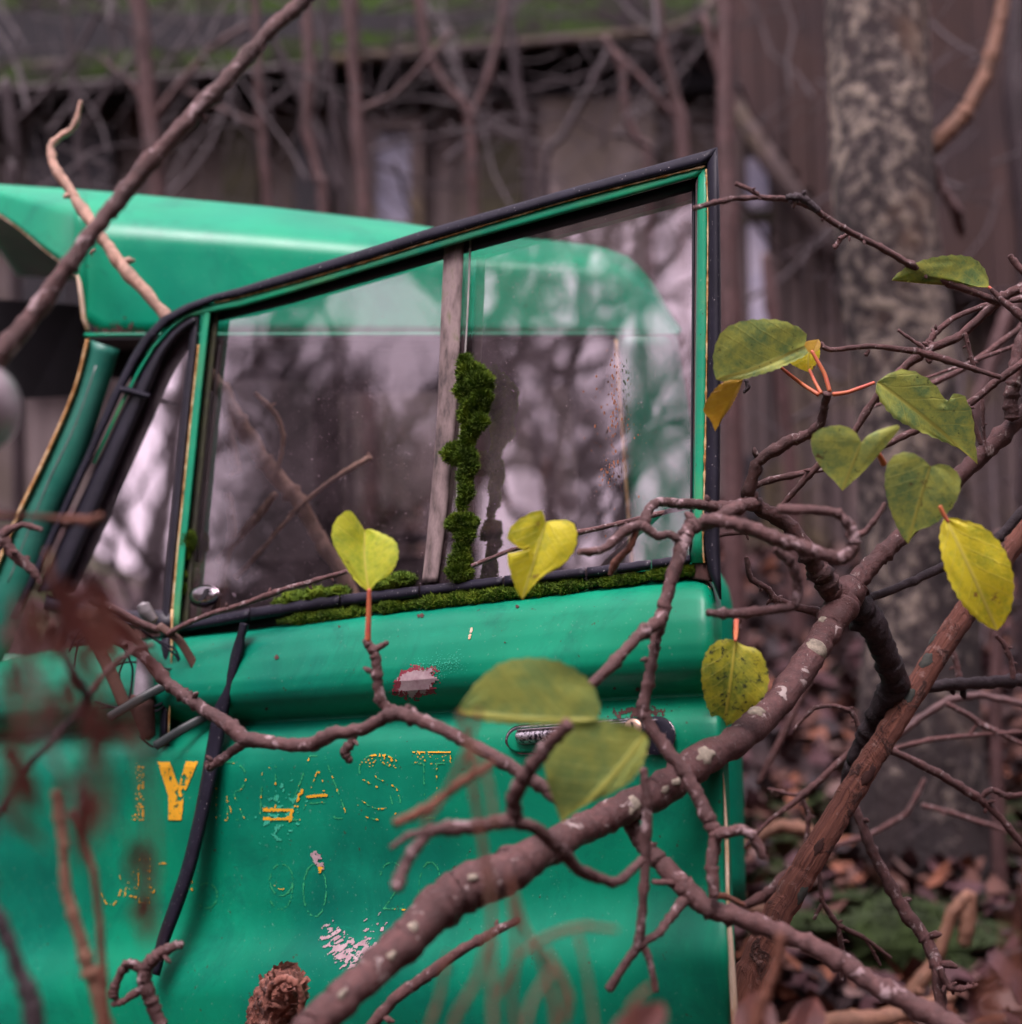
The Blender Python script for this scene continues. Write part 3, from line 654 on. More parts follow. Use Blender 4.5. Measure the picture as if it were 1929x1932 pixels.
def strip(pairs, plane, h0, bulge, mat, name, parent, thick=.012, n=8, sub=4, smooth=True, flat=.55):
    """rounded band between paired pixel points a,b; plane(u,v,h) -> world"""
    pr = cr([tuple(a) + tuple(b) for a, b in pairs], sub) if sub else [tuple(a) + tuple(b) for a, b in pairs]
    vs, fs = [], []; m = 2 * n
    for (au, av, bu, bv) in pr:
        for k in range(n):
            t = k / (n - 1); h = h0 + bulge * (max(0, math.sin(math.pi * t)) ** flat); vs.append(plane(lerp(au, bu, t), lerp(av, bv, t), h))
        for k in range(n - 1, -1, -1):
            t = k / (n - 1); vs.append(plane(lerp(au, bu, t), lerp(av, bv, t), h0 - thick))
    L = len(pr)
    for i in range(L - 1):
        for k in range(m): fs.append((i * m + k, i * m + (k + 1) % m, (i + 1) * m + (k + 1) % m, (i + 1) * m + k))
    fs.append(tuple(range(m - 1, -1, -1))); fs.append(tuple((L - 1) * m + k for k in range(m)))
    o = mesh(name, vs, fs, mat, parent, smooth); return o
def CP(u, v, h): return P(u, v, DC - h)
# rear pillar and cab side behind the door
strip([((1160, 634), (1278, 634)), ((1168, 760), (1298, 760)), ((1178, 900), (1320, 900)), ((1190, 1060), (1350, 1060)), ((1210, 1180), (1382, 1140)), ((1220, 1400), (1400, 1400)), ((1225, 1720), (1408, 1712))], CP, 0, .02, M_green, 'rear_pillar', truck, .05, 10)
strip([((1160, 640), (1166, 640)), ((1168, 760), (1174, 760)), ((1178, 900), (1184, 900)), ((1190, 1060), (1196, 1060)), ((1206, 1300), (1212, 1300))], CP, .018, .006, M_edge, 'opening_edge', truck, .02, 6)
# front pillar, cowl
strip([((166, 640), (226, 660)), ((139, 741), (200, 745)), ((81, 875), (158, 875)), ((38, 965), (118, 960)), ((0, 1057), (84, 1052)), ((-60, 1200), (30, 1200)), ((-90, 1290), (0, 1290))], CP, .01, .016, m_paint('dull_pillar_green', (.02, .22, .14), (.10, .32, .25), .5), 'front_pillar', truck, .05, 10)
strip([((162, 640), (170, 640)), ((135, 741), (143, 741)), ((76, 875), (85, 875)), ((33, 965), (42, 965)), ((-5, 1057), (4, 1057)), ((-65, 1200), (-56, 1200))], CP, .02, .006, M_edge, 'pillar_edge', truck, .03, 6)
strip([((178, 690), (184, 690)), ((140, 800), (146, 800)), ((93, 900), (98, 900)), ((52, 1000), (57, 1000)), ((12, 1100), (18, 1100))], CP, .022, .004, M_steel, 'trim_strip', truck, .02, 6)
strip([((-200, 1240), (100, 1232)), ((-200, 1500), (100, 1500)), ((-200, 2050), (100, 2050))], CP, 0, .02, M_green, 'cowl_panel', truck, .05, 10)
# dark interior: far side with its window opening, back wall, header, seat back
FD = 3.05
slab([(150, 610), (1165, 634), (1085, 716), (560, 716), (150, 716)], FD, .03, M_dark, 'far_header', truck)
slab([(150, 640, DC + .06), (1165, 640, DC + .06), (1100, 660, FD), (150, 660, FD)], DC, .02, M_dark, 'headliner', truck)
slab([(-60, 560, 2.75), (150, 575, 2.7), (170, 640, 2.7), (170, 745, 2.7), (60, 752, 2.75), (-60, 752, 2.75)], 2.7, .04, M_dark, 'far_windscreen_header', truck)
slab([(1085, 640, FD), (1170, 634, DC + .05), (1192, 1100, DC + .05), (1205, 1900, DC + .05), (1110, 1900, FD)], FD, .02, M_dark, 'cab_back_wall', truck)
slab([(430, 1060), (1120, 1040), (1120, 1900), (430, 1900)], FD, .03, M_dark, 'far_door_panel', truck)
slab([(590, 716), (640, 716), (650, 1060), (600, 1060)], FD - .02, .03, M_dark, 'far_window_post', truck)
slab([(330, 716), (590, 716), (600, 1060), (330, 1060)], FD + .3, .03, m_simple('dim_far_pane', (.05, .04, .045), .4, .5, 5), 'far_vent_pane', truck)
strip([((640, 716), (640, 742)), ((820, 714), (820, 740)), ((1060, 712), (1060, 728)), ((1090, 716), (1072, 738)), ((1110, 900), (1092, 900)), ((1118, 1060), (1100, 1060))], lambda u, v, h: P(u, v, FD - .03 - h), 0, .01, M_rub, 'far_window_seal', truck, .02, 6, 4)
strip([((640, 1010), (640, 1030)), ((900, 1003), (900, 1022)), ((1110, 1000), (1110, 1018))], lambda u, v, h: P(u, v, FD - .05 - h), 0, .01, M_rub, 'far_sill', truck, .02, 6, 4)
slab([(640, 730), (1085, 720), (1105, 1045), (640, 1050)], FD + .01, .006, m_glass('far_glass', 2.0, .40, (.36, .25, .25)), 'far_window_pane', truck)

# ---------------------------------------------------------------- the door
topv = [(-60, 1256), (60, 1238), (310, 1204), (480, 1188), (640, 1165), (960, 1130), (1200, 1103), (1300, 1093), (1330, 1094), (1345, 1104), (1352, 1122), (1380, 1150)]
crease = [(-60, 1394), (60, 1387), (310, 1368), (435, 1366), (700, 1351), (964, 1335), (1140, 1321), (1334, 1311), (1390, 1308)]
uedge = [(1090, 1346), (1130, 1352), (1200, 1354), (1300, 1352), (1320, 1358), (1450, 1366), (1932, 1382), (2040, 1386)]
def hprof(u, v):
    vt, vc = interp(topv, u), interp(crease, u)
    if v < vc:
        w_ = (v - vt) / max(1, vc - vt); h = interp([(0, -.004), (.03, .008), (.08, .017), (.16, .024), (.35, .032), (.55, .036), (.68, .035), (.78, .030), (.87, .020), (.94, .008), (.98, -.001), (1, -.003)], w_)
    else:
        q = v - vc; h = interp([(0, -.003), (6, .001), (22, .010), (50, .019), (80, .0205), (180, .013), (300, .002), (360, -.002), (400, .000), (460, .010), (500, .013), (560, .008), (700, -.012), (900, -.03)], q)
    e = interp(uedge, v) - u
    if e < 34: k = max(0, e) / 34; h -= (.022 if v < vc else .008) * (1 - math.sqrt(max(0, 1 - (1 - k) ** 2)))
    h += .0018 * nz(u * .006, v * .012, 2)
    return h
def DS(u, v, off=0.0006): return D(u, v, hprof(u, v) + off)
def build_door():
    cols = [60 + 16 * i for i in range(79)]; vs, fs = [], []; NA, NB = 30, 44
    fr = [i / 80 for i in range(76)] + [.955, .965, .972, .978, .983, .987, .991, .994, .997, 1.0]
    for a in fr:
        col = []
        uu = -60 + a * (1352 + 60)
        vt0, vc0 = interp(topv, uu), interp(crease, uu)
        for j in range(NA + NB + 1):
            v = lerp(vt0, vc0, (j / NA)) if j <= NA else lerp(vc0, 2040, ((j - NA) / NB) ** 1.5)
            ue = interp(uedge, v); u = -60 + a * (ue + 60); col.append(D(u, v, hprof(u, v)))
        col = [D(uu, vt0 - 6, -.028)] + col
        vs += col
    n = NA + NB + 2
    # return flange at the latch edge
    last = vs[-n:]; vs += [p - n_ * .010 for p in last]
    for i in range(len(fr)):
        for j in range(n - 1): fs.append((i * n + j, i * n + j + 1, (i + 1) * n + j + 1, (i + 1) * n + j))
    o = mesh('door', vs, fs, M_green, truck); return o
door = build_door(); DR = door
door['label'] = 'open green door with faded yellow lettering'
def DD(u, v, h): return D(u, v, h)
# weather gasket around the frame
g_out = [(1362, 1132), (1361, 1090), (1358, 1016), (1361, 650), (1359, 400), (1354, 277)]
g_in = [(1358, 1130), (1336, 1075), (1327, 1016), (1335, 650), (1336, 400), (1333, 312)]
strip(list(zip(g_out, g_in)), DD, .006, .010, M_rubd, 'door_gasket', DR, .02, 12, 0, flat=.3)
g_out = [(1354, 277), (1330, 285), (1100, 348), (900, 405), (800, 434), (700, 466), (550, 512), (450, 543), (400, 556), (350, 574), (305, 598), (270, 634), (245, 675), (210, 745), (160, 860), (112, 965), (60, 1080), (20, 1165)]
g_in = [(1333, 312), (1318, 314), (1100, 370), (900, 428), (800, 457), (700, 489), (550, 534), (450, 561), (408, 568), (362, 586), (322, 608), (288, 642), (262, 682), (226, 750), (174, 865), (126, 970), (74, 1085), (34, 1170)]
strip(list(zip(g_out, g_in)), DD, .006, .010, M_rubd, 'door_gasket', DR, .02, 12, 0, flat=.3)
# green window frame
f_in = [(1300, 1062), (1309, 1016), (1313, 650), (1316, 400), (1317, 334)]
f_out = [(1334, 1062), (1327, 1016), (1335, 650), (1336, 400), (1333, 312)]
strip(list(zip(f_out, f_in)), DD, .0, .010, M_frameg, 'window_frame', DR, .03, 12, 0, flat=.16)
f_out = [(1333, 312), (1318, 314), (1100, 370), (900, 428), (800, 457), (700, 489), (550, 534), (450, 561), (395, 574), (350, 590), (318, 614), (286, 650), (262, 690), (226, 760), (174, 872)]
f_in = [(1317, 334), (1300, 338), (1100, 394), (900, 449), (800, 479), (700, 508), (550, 553), (450, 581), (400, 590), (354, 600), (324, 622), (293, 657), (269, 696), (232, 766), (180, 877)]
strip(list(zip(f_out, f_in)), DD, .0, .010, M_frameg, 'window_frame', DR, .03, 12, 0, flat=.16)
def ragged(pts, hw, mat, h, name, par_, seed=1):
    pp = cr(pts, 30); pr = []
    for i, (u, v) in enumerate(pp):
        a = hw * (.35 + .9 * abs(nz(i * .21, seed)) + .6 * abs(nz(i * .8, seed + 4))); pr.append(((u - a * .3, v - a), (u + a * .3, v + a)))
    strip(pr, DD, h, .0015, mat, name, par_, .004, 4, 0)
ragged([(1331, 313), (1100, 371), (900, 429), (700, 490), (550, 534), (450, 561), (404, 571)], 3.2, M_edge, .0105, 'chipped_edge', DR)
def raggedv(pts, hw, mat, h, name, par_, seed=1):
    pp = cr(pts, 30); pr = []
    for i, (u, v) in enumerate(pp):
        a = hw * (.35 + .9 * abs(nz(i * .21, seed)) + .6 * abs(nz(i * .8, seed + 4))); pr.append(((u + a, v), (u - a, v)))
    strip(pr, DD, h, .0015, mat, name, par_, .004, 4, 0)
raggedv([(1333, 318), (1336, 420), (1334, 650), (1331, 850), (1327, 1016), (1329, 1062)], 3.0, M_edge, .0105, 'chipped_edge', DR)
# black strip drawn for the shadow line under the top rail
strip([((1317, 334), (1309, 360)), ((1100, 394), (1100, 418)), ((900, 449), (900, 472)), ((700, 508), (700, 529)), ((550, 553), (550, 573)), ((400, 590), (402, 609))], DD, -.012, .004, M_rub, 'channel_and_shadow', DR, .015, 6, 0)
strip([((1313, 340), (1306, 340)), ((1310, 650), (1305, 650)), ((1306, 1060), (1301, 1060))], DD, -.012, .004, M_rub, 'channel_and_shadow', DR, .015, 6, 4)
# mullion between the vent window and the main glass
mu = [(392, 572), (383, 650), (372, 750), (362, 850), (351, 960), (341, 1060), (329, 1200)]
strip([((u - 8, v), (u + 9, v)) for u, v in mu], DD, .0, .009, M_frameg, 'vent_post', DR, .02, 8, flat=.2)
strip([((u - 10, v), (u - 5, v)) for u, v in mu[1:]], DD, .002, .004, M_edge, 'chipped_edge', DR, .02, 5)
strip([((u - 27, v), (u - 10, v)) for u, v in mu[:1]] + [((u - 27, v), (u - 10, v)) for u, v in mu[1:]], DD, .0, .007, M_rub, 'vent_seal', DR, .02, 8)
strip([((u + 9, v), (u + 25, v)) for u, v in mu], DD, -.006, .004, m_simple('grimy_dark_channel', (.03, .028, .02), .8, .5, 60, c2=(.05, .055, .02)), 'channel_and_shadow', DR, .02, 6)
strip([((u + 29, v), (u + 33, v)) for u, v in mu[1:-1]], DD, -.013, .003, M_steel, 'glass_edge', DR, .004, 5)
# vent window rubber and pane
vo = [(368, 592), (352, 600), (324, 622), (294, 657), (270, 696), (234, 766), (182, 877), (134, 980), (88, 1080), (70, 1120)]
vi = [(368, 614), (350, 624), (334, 640), (314, 668), (300, 698), (268, 775), (222, 880), (178, 985), (140, 1070), (120, 1110)]
strip(list(zip(vo, vi)), DD, .0, .011, M_rub, 'vent_seal', DR, .02, 8, 3)
strip([((88, 1120), (80, 1150)), ((200, 1150), (200, 1178)), ((330, 1150), (330, 1200))], DD, .0, .008, M_rub, 'vent_seal', DR, .02, 8, 3)
def pane(poly, h, mat, name, t=.004):
    bm = bmesh.new(); a = [bm.verts.new(D(u, v, h)) for u, v in poly]; b = [bm.verts.new(D(u, v, h - t)) for u, v in poly]; n = len(a)
    bm.faces.new(a)
    bmesh.ops.recalc_face_normals(bm, faces=bm.faces); 
    for x in b: bm.verts.remove(x)
    me = bpy.data.meshes.new(name); bm.to_mesh(me); bm.free(); me.materials.append(mat); o = bpy.data.objects.new(name, me); C.objects.link(o); par(o, DR); return o
pane([(370, 606), (345, 618), (300, 670), (262, 760), (200, 900), (120, 1085), (100, 1125), (200, 1160), (318, 1165), (345, 1000), (366, 780)], -.006, M_vent, 'vent_pane')
pane([(400, 600), (550, 560), (700, 515), (889, 458), (876, 650), (864, 960), (858, 1120), (600, 1150), (345, 1190), (365, 950)], -.010, M_glass, 'sliding_pane')
pane([(840, 474), (1100, 398), (1312, 342), (1311, 650), (1306, 1066), (1000, 1100), (800, 1122), (815, 900), (832, 650)], -.020, M_glass2, 'rear_pane')
# grimy divider channel and the bright edge of the sliding pane
strip([((838, 466), (876, 456)), ((832, 600), (870, 600)), ((826, 760), (862, 760)), ((816, 900), (850, 900)), ((806, 1010), (838, 1010)), ((796, 1100), (826, 1098))], DD, -.006, .003, M_chan, 'divider_channel', DR, .004, 8, 5)
strip([((886, 448), (890, 448)), ((882, 560), (886, 560)), ((876, 670), (880, 670)), ((864, 850), (868, 850)), ((860, 965), (864, 965)), ((858, 1110), (862, 1110))], DD, -.007, .002, m_simple('glass_edge_grey', (.5, .47, .45), .3), 'glass_edge', DR, .006, 5)
# sill seal: cracked rubber pieces
def sill():
    L = [(330, 1186), (480, 1158), (640, 1134), (800, 1116), (960, 1096), (1112, 1080), (1300, 1056)]
    cuts = [330, 470, 760, 955, 1108, 1111, 1232, 1236, 1305]
    for a, b in ((330, 470), (472, 640), (643, 790), (793, 948), (952, 1104), (1108, 1228), (1231, 1302)):
        pr = []; m = max(3, int((b - a) / 12))
        for i in range(m + 1):
            u = a + (b - a) * i / m; v = interp(L, u); th = interp([(330, 9), (480, 12), (800, 11), (1300, 9)], u); j = 1.6 * nz(u * .09)
            pr.append(((u, v - th + j), (u, v + th + 1.3 * nz(u * .14, 5))))
        strip(pr, DD, .004 + random.uniform(-.001, .001), .006, M_rubd, 'sill_seal', DR, .02, 8, 0)
sill()
strip([((318, 1204), (318, 1190)), ((480, 1190), (480, 1168)), ((640, 1168), (640, 1145)), ((960, 1134), (960, 1105)), ((1200, 1106), (1200, 1080)), ((1330, 1096), (1320, 1062))], DD, -.012, .004, M_dark, 'sill_shelf', DR, .01, 6, 3)
strip([((1305, 1058), (1336, 1060)), ((1308, 1075), (1340, 1078)), ((1306, 1092), (1346, 1098))], DD, .0, .008, M_rust, 'rusty_corner', DR, .01, 6, 3)
# door edge strip, cream where the paint is gone
strip([((1363, 1450), (1365, 1450)), ((1366, 1520), (1371, 1520)), ((1368, 1600), (1376, 1600)), ((1370, 1700), (1378, 1700)), ((1374, 1800), (1386, 1800)), ((1380, 1932), (1394, 1932)), ((1382, 2020), (1398, 2020))], DD, .006, .003, M_cream, 'edge_strip', DR, .03, 6, 4)
# handle recess, bar and lock
def disc_band(cu, cv, ru, rv, h, bulge, mat, name, n=28, thick=.004, inner=0.0, parent=None, rot=0):
    vs, fs = [], []; R = 6
    for j in range(R + 1):
        t = inner + (1 - inner) * j / R
        for k in range(n):
            a = 2 * math.pi * k / n; x, y = ru * t * math.cos(a), rv * t * math.sin(a); x, y = x * math.cos(rot) - y * math.sin(rot), x * math.sin(rot) + y * math.cos(rot)
            prof = math.sin(math.pi * j / R) if inner else math.sqrt(max(0, 1 - t * t)); vs.append(D(cu + x, cv + y, h + bulge * prof))
    for j in range(R):
        for k in range(n): fs.append((j * n + k, j * n + (k + 1) % n, (j + 1) * n + (k + 1) % n, (j + 1) * n + k))
    return mesh(name, vs, fs, mat, parent or DR)
hb = .0
def stadium(u0, v0, u1, v1, hw0, hw1, h, bulge, mat, name, th=.006):
    pr = []
    n = 26
    for i in range(n + 1):
        t = i / n; c = math.cos(math.pi * (1 - t)); s_ = (c + 1) / 2; u = lerp(u0 , u1, s_); v = lerp(v0, v1, s_); hw = lerp(hw0, hw1, s_); q = lerp(hw0, hw1, s_) / abs(u1 - u0)
        e = min(s_, 1 - s_) / q; hw *= math.sqrt(max(0, 1 - max(0, 1 - e) ** 2)); hw = max(hw, .3); pr.append(((u, v - hw), (u, v + hw)))
    return strip(pr, DD, h, bulge, mat, name, DR, th, 10, 0)
H0 = .0195
stadium(953, 1397, 1276, 1387, 27, 38, H0 + .0005, .0015, M_chrome, 'handle_rim')
stadium(956, 1397, 1272, 1387, 24, 35, H0 + .0025, .0008, M_dark, 'handle_recess')
stadium(958, 1399, 1040, 1397, 21, 24, H0 + .004, .0008, M_green, 'handle_recess')
stadium(972, 1389, 1212, 1373, 17, 20, H0 + .006, .012, M_pit, 'handle_bar', .002)
stadium(975, 1378, 1240, 1358, 4, 4, H0 + .013, .005, M_chrome, 'handle_bar', .002)
disc_band(1238, 1388, 36, 37, H0 + .006, .002, M_rubd, 'lock_surround')
disc_band(1196, 1374, 21, 20, H0 + .017, .002, M_dark, 'lock_cylinder')
lk = disc_band(1195, 1373, 17, 17, H0 + .0185, .0025, M_brass, 'lock_cylinder')
strip([((1190, 1362), (1194, 1362)), ((1192, 1372), (1197, 1372)), ((1194, 1380), (1201, 1380)), ((1197, 1387), (1204, 1387))], DD, H0 + .0215, .0006, M_dark, 'keyhole', DR, .001, 5, 2)
# oval knob on the glass, vent latch
disc_band(385, 1122, 29, 19, .002, .008, M_chrome, 'window_knob', rot=-.1)
disc_band(385, 1127, 29, 19, -.002, .004, M_dark, 'window_knob', rot=-.1)
cells(lambda u, v: abs((u - 385) + (v - 1122) * .6) < 5 + 4 * nz(u * .3, v * .3), (372, 1110, 400, 1134), 1.2, M_dark, 'knob_stain', DR, lambda u, v: D(u, v, .0106))
strip([((228, 726), (226, 742)), ((250, 732), (250, 746)), ((276, 740), (272, 752)), ((284, 744), (280, 750))], DD, .010, .010, M_rubd, 'vent_latch', DR, .006, 6, 3)
# lettering -------------------------------------------------------------
def seg_d(px, py, ax, ay, bx, by):
    dx, dy = bx - ax, by - ay; t = max(0, min(1, ((px - ax) * dx + (py - ay) * dy) / (dx * dx + dy * dy + 1e-9))); return math.hypot(px - ax - dx * t, py - ay - dy * t)
def inpoly(u, v, poly):
    c = False; n = len(poly); j = n - 1
    for i in range(n):
        (xi, yi), (xj, yj) = poly[i], poly[j]
        if (yi > v) != (yj > v) and u < (xj - xi) * (v - yi) / (yj - yi) + xi: c = not c
        j = i
    return c
PL = lambda u, v: DS(u, v, .0009)
PL2 = lambda u, v: DS(u, v, .0006)
Yp = [(297, 1437), (329, 1436), (341, 1480), (352, 1436), (373, 1436), (346, 1503), (343, 1549), (317, 1549), (317, 1505)]
Yp = [(297, 1437), (320, 1437), (337, 1483), (351, 1436), (374, 1436), (347, 1500), (342, 1548), (317, 1548), (318, 1503)]
def yfn(u, v):
    if not inpoly(u + 1.2 * nz(u * .3, v * .3), v, Yp): return False
    chip = nz(u * .16, v * .10, 4) + .5 * nz(u * .5, v * .3, 7)
    near = max(0, 1 - seg_d(u, v, 349, 1470, 335, 1515) / 12) * .62 + max(0, 1 - seg_d(u, v, 319, 1450, 322, 1472) / 4) * .6
    return chip + near < .47
cells(yfn, (292, 1432, 378, 1552), 1.1, M_yellow, 'letter_y', DR, PL)
def loop(pts): return list(zip(pts, pts[1:] + pts[:1]))
def arc(cx, cy, rx, ry, a0, a1, n=14): return [(cx + rx * math.cos(math.radians(a0 + (a1 - a0) * i / n)), cy - ry * math.sin(math.radians(a0 + (a1 - a0) * i / n))) for i in range(n + 1)]
Lp = [(495, 1447), (520, 1447), (520, 1526), (552, 1526), (552, 1548), (491, 1548)]
Ap = [(585, 1426), (612, 1426), (657, 1544), (632, 1544), (622, 1514), (577, 1516), (566, 1546), (540, 1548)]
Ai = [(600, 1452), (584, 1494), (617, 1492)]
Sp = arc(716, 1452, 38, 30, 10, 190) + arc(712, 1487, 26, 14, 160, 90)[:0] + [(684, 1470), (712, 1486), (736, 1500)] + arc(716, 1514, 24, 12, 0, -160) + [(676, 1505)] + arc(714, 1514, 42, 32, 200, 380) + [(748, 1486), (712, 1468)] + arc(718, 1452, 18, 12, 190, 10)
Tp = [(778, 1418), (850, 1418), (850, 1440), (824, 1441), (824, 1543), (800, 1543), (800, 1441), (778, 1440)]
Rp = [(408, 1440), (440, 1438)] + arc(440, 1467, 24, 27, 90, -90) + [(462, 1547), (440, 1547), (428, 1500), (430, 1547), (408, 1548)]
Ip = [(256, 1440), (272, 1440), (272, 1548), (248, 1548), (250, 1536), (256, 1534)]
E_all = loop(Lp) + loop(Ap) + loop(Ai) + loop(Sp) + loop(Tp) + loop(Rp)
def outl(edges, w, th, s1=.12, sd=1.0):
    def fn(u, v):
        best = 99
        for a, b in edges:
            if min(a[0], b[0]) - 5 < u < max(a[0], b[0]) + 5 and min(a[1], b[1]) - 5 < v < max(a[1], b[1]) + 5:
                best = min(best, seg_d(u, v, a[0], a[1], b[0], b[1]))
        return best < w * (.5 + nz(u * .2, v * .2, sd)) + .3 and nz(u * s1, v * s1, sd + 5) > th
    return fn
cells(outl(E_all, 1.4, .02, .05), (400, 1410, 860, 1556), 1.4, M_ghost, 'letter_outline', DR, PL2)
for nm_, pl_ in (('letter_r', loop(Rp)), ('letter_l', loop(Lp)), ('letter_a', loop(Ap) + loop(Ai)), ('letter_s', loop(Sp)), ('letter_t', loop(Tp))):
    us_ = [a[0] for a, b in pl_]; base = outl(pl_, 1.5, .36 if nm_ != 'letter_s' else .27, .13, 3)
    ex = {'letter_l': lambda u, v: inpoly(u, v, Lp) and v > 1524 and (min(abs(v - 1528), abs(v - 1546), abs(u - 551)) < 3.4 + 3 * nz(u * .2, v * .2)) and u > 496 + 5 * nz(v * .3),
          'letter_a': lambda u, v: seg_d(u, v, 581, 1503, 616, 1500) < 2.6 + 1.8 * nz(u * .4, v) or seg_d(u, v, 545, 1546, 570, 1492) < 1 + 9 * nz(u * .15, v * .15, 4),
          'letter_s': lambda u, v: inpoly(u, v, Sp) and v < 1462 and nz(u * .22, v * .22, 9) > .16 + (v - 1425) * .012,
          'letter_t': lambda u, v: inpoly(u, v, Tp) and v < 1442 and ((v < 1420.5 and nz(u * .1, 3) > -.2) or nz(u * .3, v * .3, 2) > .42)}.get(nm_, lambda u, v: False)
    cells(lambda u, v: base(u, v) or ex(u, v), (min(us_) - 8, 1412, max(us_) + 6, 1556), 1.2, M_yellow, nm_, DR, PL)
cells(lambda u, v: inpoly(u, v, Ip) and nz(u * .25, v * .2, 6) > .22, (244, 1430, 280, 1556), 1.2, M_yellow, 'letter_i', DR, PL)
d4 = [(262, 1621), (281, 1621), (281, 1675), (290, 1675), (290, 1684), (280, 1684), (280, 1704), (264, 1704), (264, 1694), (236, 1690), (236, 1680)]
nine = arc(531, 1660, 22, 30, 0, 360) + [(553, 1670)] + arc(529, 1680, 22, 36, 0, -150)
zero = arc(594, 1680, 22, 50, 0, 360); two = arc(740, 1655, 22, 28, 170, -10) + [(724, 1715), (765, 1714)]; zero2 = arc(812, 1678, 22, 52, 0, 360); five = arc(390, 1690, 20, 24, 130, -130)
zer0 = arc(208, 1666, 20, 42, 200, 380)
ed = [e for q in (nine, zero, two, zero2, five) for e in zip(q, q[1:])]
cells(outl(ed, 1.1, -.22), (366, 1620, 840, 1760), 1.5, M_ghost, 'number_outline', DR, PL2)
ed2 = loop(d4) + loop([(262, 1640), (262, 1676), (246, 1676)]) + [e for q in (arc(532, 1664, 14, 14, 170, 300), zer0) for e in zip(q, q[1:])] + [((740, 1716), (768, 1717)), ((300, 1630), (316, 1628)), ((362, 1655), (362, 1680))]
cells(outl(ed2, 1.9, .06, .15, 7), (180, 1610, 840, 1740), 1.2, M_yellow, 'number_flakes', DR, PL)
# worn patches
def blob(cu, cv, ru, rv, rot, th, s1, sd, stre=1.0):
    c, s_ = math.cos(rot), math.sin(rot)
    def fn(u, v):
        x, y = (u - cu) * c + (v - cv) * s_, -(u - cu) * s_ + (v - cv) * c; r = math.hypot(x / ru, y / rv)
        return nz(x * s1, y * s1 * stre, sd) + .55 * nz(x * s1 * 2.7, y * s1 * 2.7 * stre, sd + 2) > th + r * r * .75 - .55
    return fn
def ell(cu, cv, ru, rv, rot, amp, sd):
    c, s_ = math.cos(rot), math.sin(rot)
    return lambda u, v: math.hypot(((u - cu) * c + (v - cv) * s_) / ru, (-(u - cu) * s_ + (v - cv) * c) / rv) < 1 + amp * nz(u * .06, v * .06, sd) + amp * .6 * nz(u * .25, v * .25, sd)
cells(ell(784, 1288, 42, 29, -.25, .35, 1), (730, 1240, 850, 1340), 1.3, M_redp, 'scrape_ring', DR, PL2)
cells(lambda u, v: nz(u * .45, v * .45) > .12 + seg_d(u, v, 800, 1262, 860, 1250) / 55, (770, 1225, 900, 1290), 1.2, M_light, 'scrape_dust', DR, PL2)
cells(ell(785, 1287, 36, 23, -.25, .5, 2), (735, 1250, 840, 1330), 1.3, M_pale, 'scrape', DR, PL)
cells(blob(640, 1785, 62, 30, 1.0, .35, .12, 3, .45), (570, 1700, 720, 1870), 1.4, M_pale, 'scrape', DR, PL)
cells(blob(690, 1795, 34, 22, .8, .33, .14, 5, .5), (640, 1730, 740, 1850), 1.4, M_pale, 'scrape', DR, PL)
cells(blob(690, 1800, 70, 110, .9, .78, .13, 15, .5), (590, 1680, 800, 1932), 1.4, M_pale, 'scrape', DR, PL)
cells(blob(599, 1622, 11, 22, -.5, .2, .12, 6), (575, 1590, 625, 1660), 1.2, M_pale, 'scrape', DR, PL)
cells(blob(605, 1640, 6, 8, 0, .1, .2, 8), (590, 1625, 620, 1655), 1.1, M_yellow, 'letter_flakes', DR, PL)
cells(blob(530, 1530, 60, 90, .4, .72, .09, 9), (450, 1430, 620, 1660), 1.7, M_light, 'light_flakes', DR, PL2)
cells(blob(1205, 1343, 75, 16, -.06, .34, .10, 12), (1120, 1322, 1300, 1366), 1.3, M_rust, 'rust_stain', DR, PL)
cells(lambda u, v: seg_d(u, v, 890, 1186, 886, 1204) < 2.2 + 1.2 * nz(u * .5, v * .5) and abs(v - 1195) > 1, (880, 1180, 897, 1210), .8, M_cream, 'bird_dropping', DR, PL)
for (u, v, r) in ((522, 1240, 4), (796, 1161, 4), (790, 1162, 3), (976, 1144, 3), (503, 1338, 3), (640, 1182, 2), (1204, 1301, 4), (1160, 1299, 3), (712, 1230, 1.6), (953, 1212, 1.6)):
    cells(lambda a, b: math.hypot(a - u, (b - v)) < r * (1 + .5 * nz(a, b)), (u - 8, v - 8, u + 8, v + 8), 1.0, M_rust, 'rust_spot', DR, PL)
cells(blob(1337, 1100, 6, 12, -.6, .15, .2, 21), (1322, 1088, 1350, 1118), 1.1, M_cream, 'chip', DR, PL)
# rust speckle stuck on the glass
rr = random.Random(5); m = MB()
for _ in range(170):
    v = rr.gauss(800, 95); u = 1158 + rr.gauss(0, 5) - max(0, v - 800) * .22 * rr.random() + (rr.uniform(-60, 60) if rr.random() < .25 else 0)
    if not 660 < v < 1050: continue
    s_ = rr.uniform(.4, 1.5) * K * 1.5; p = D(u, v, -.008); m.box(p, e1 * s_, e2 * s_ * rr.uniform(.6, 2.4), n_ * s_ * .4)
m.build('rust_crumbs', m_simple('orange_rust', (.36, .13, .06), .9, .5, 200), DR)

# hinge gap, mirror arm
strip([((304, 1206), (322, 1202)), ((304, 1300), (320, 1300)), ((300, 1398), (316, 1396))], DD, .020, .008, M_rubd, 'hinge_cover', DR, .03, 6, 3)
strip([((322, 1150), (328, 1150)), ((321, 1260), (325, 1260)), ((316, 1392), (320, 1392))], DD, .026, .004, M_edge, 'hinge_cover_edge', DR, .01, 5, 3)

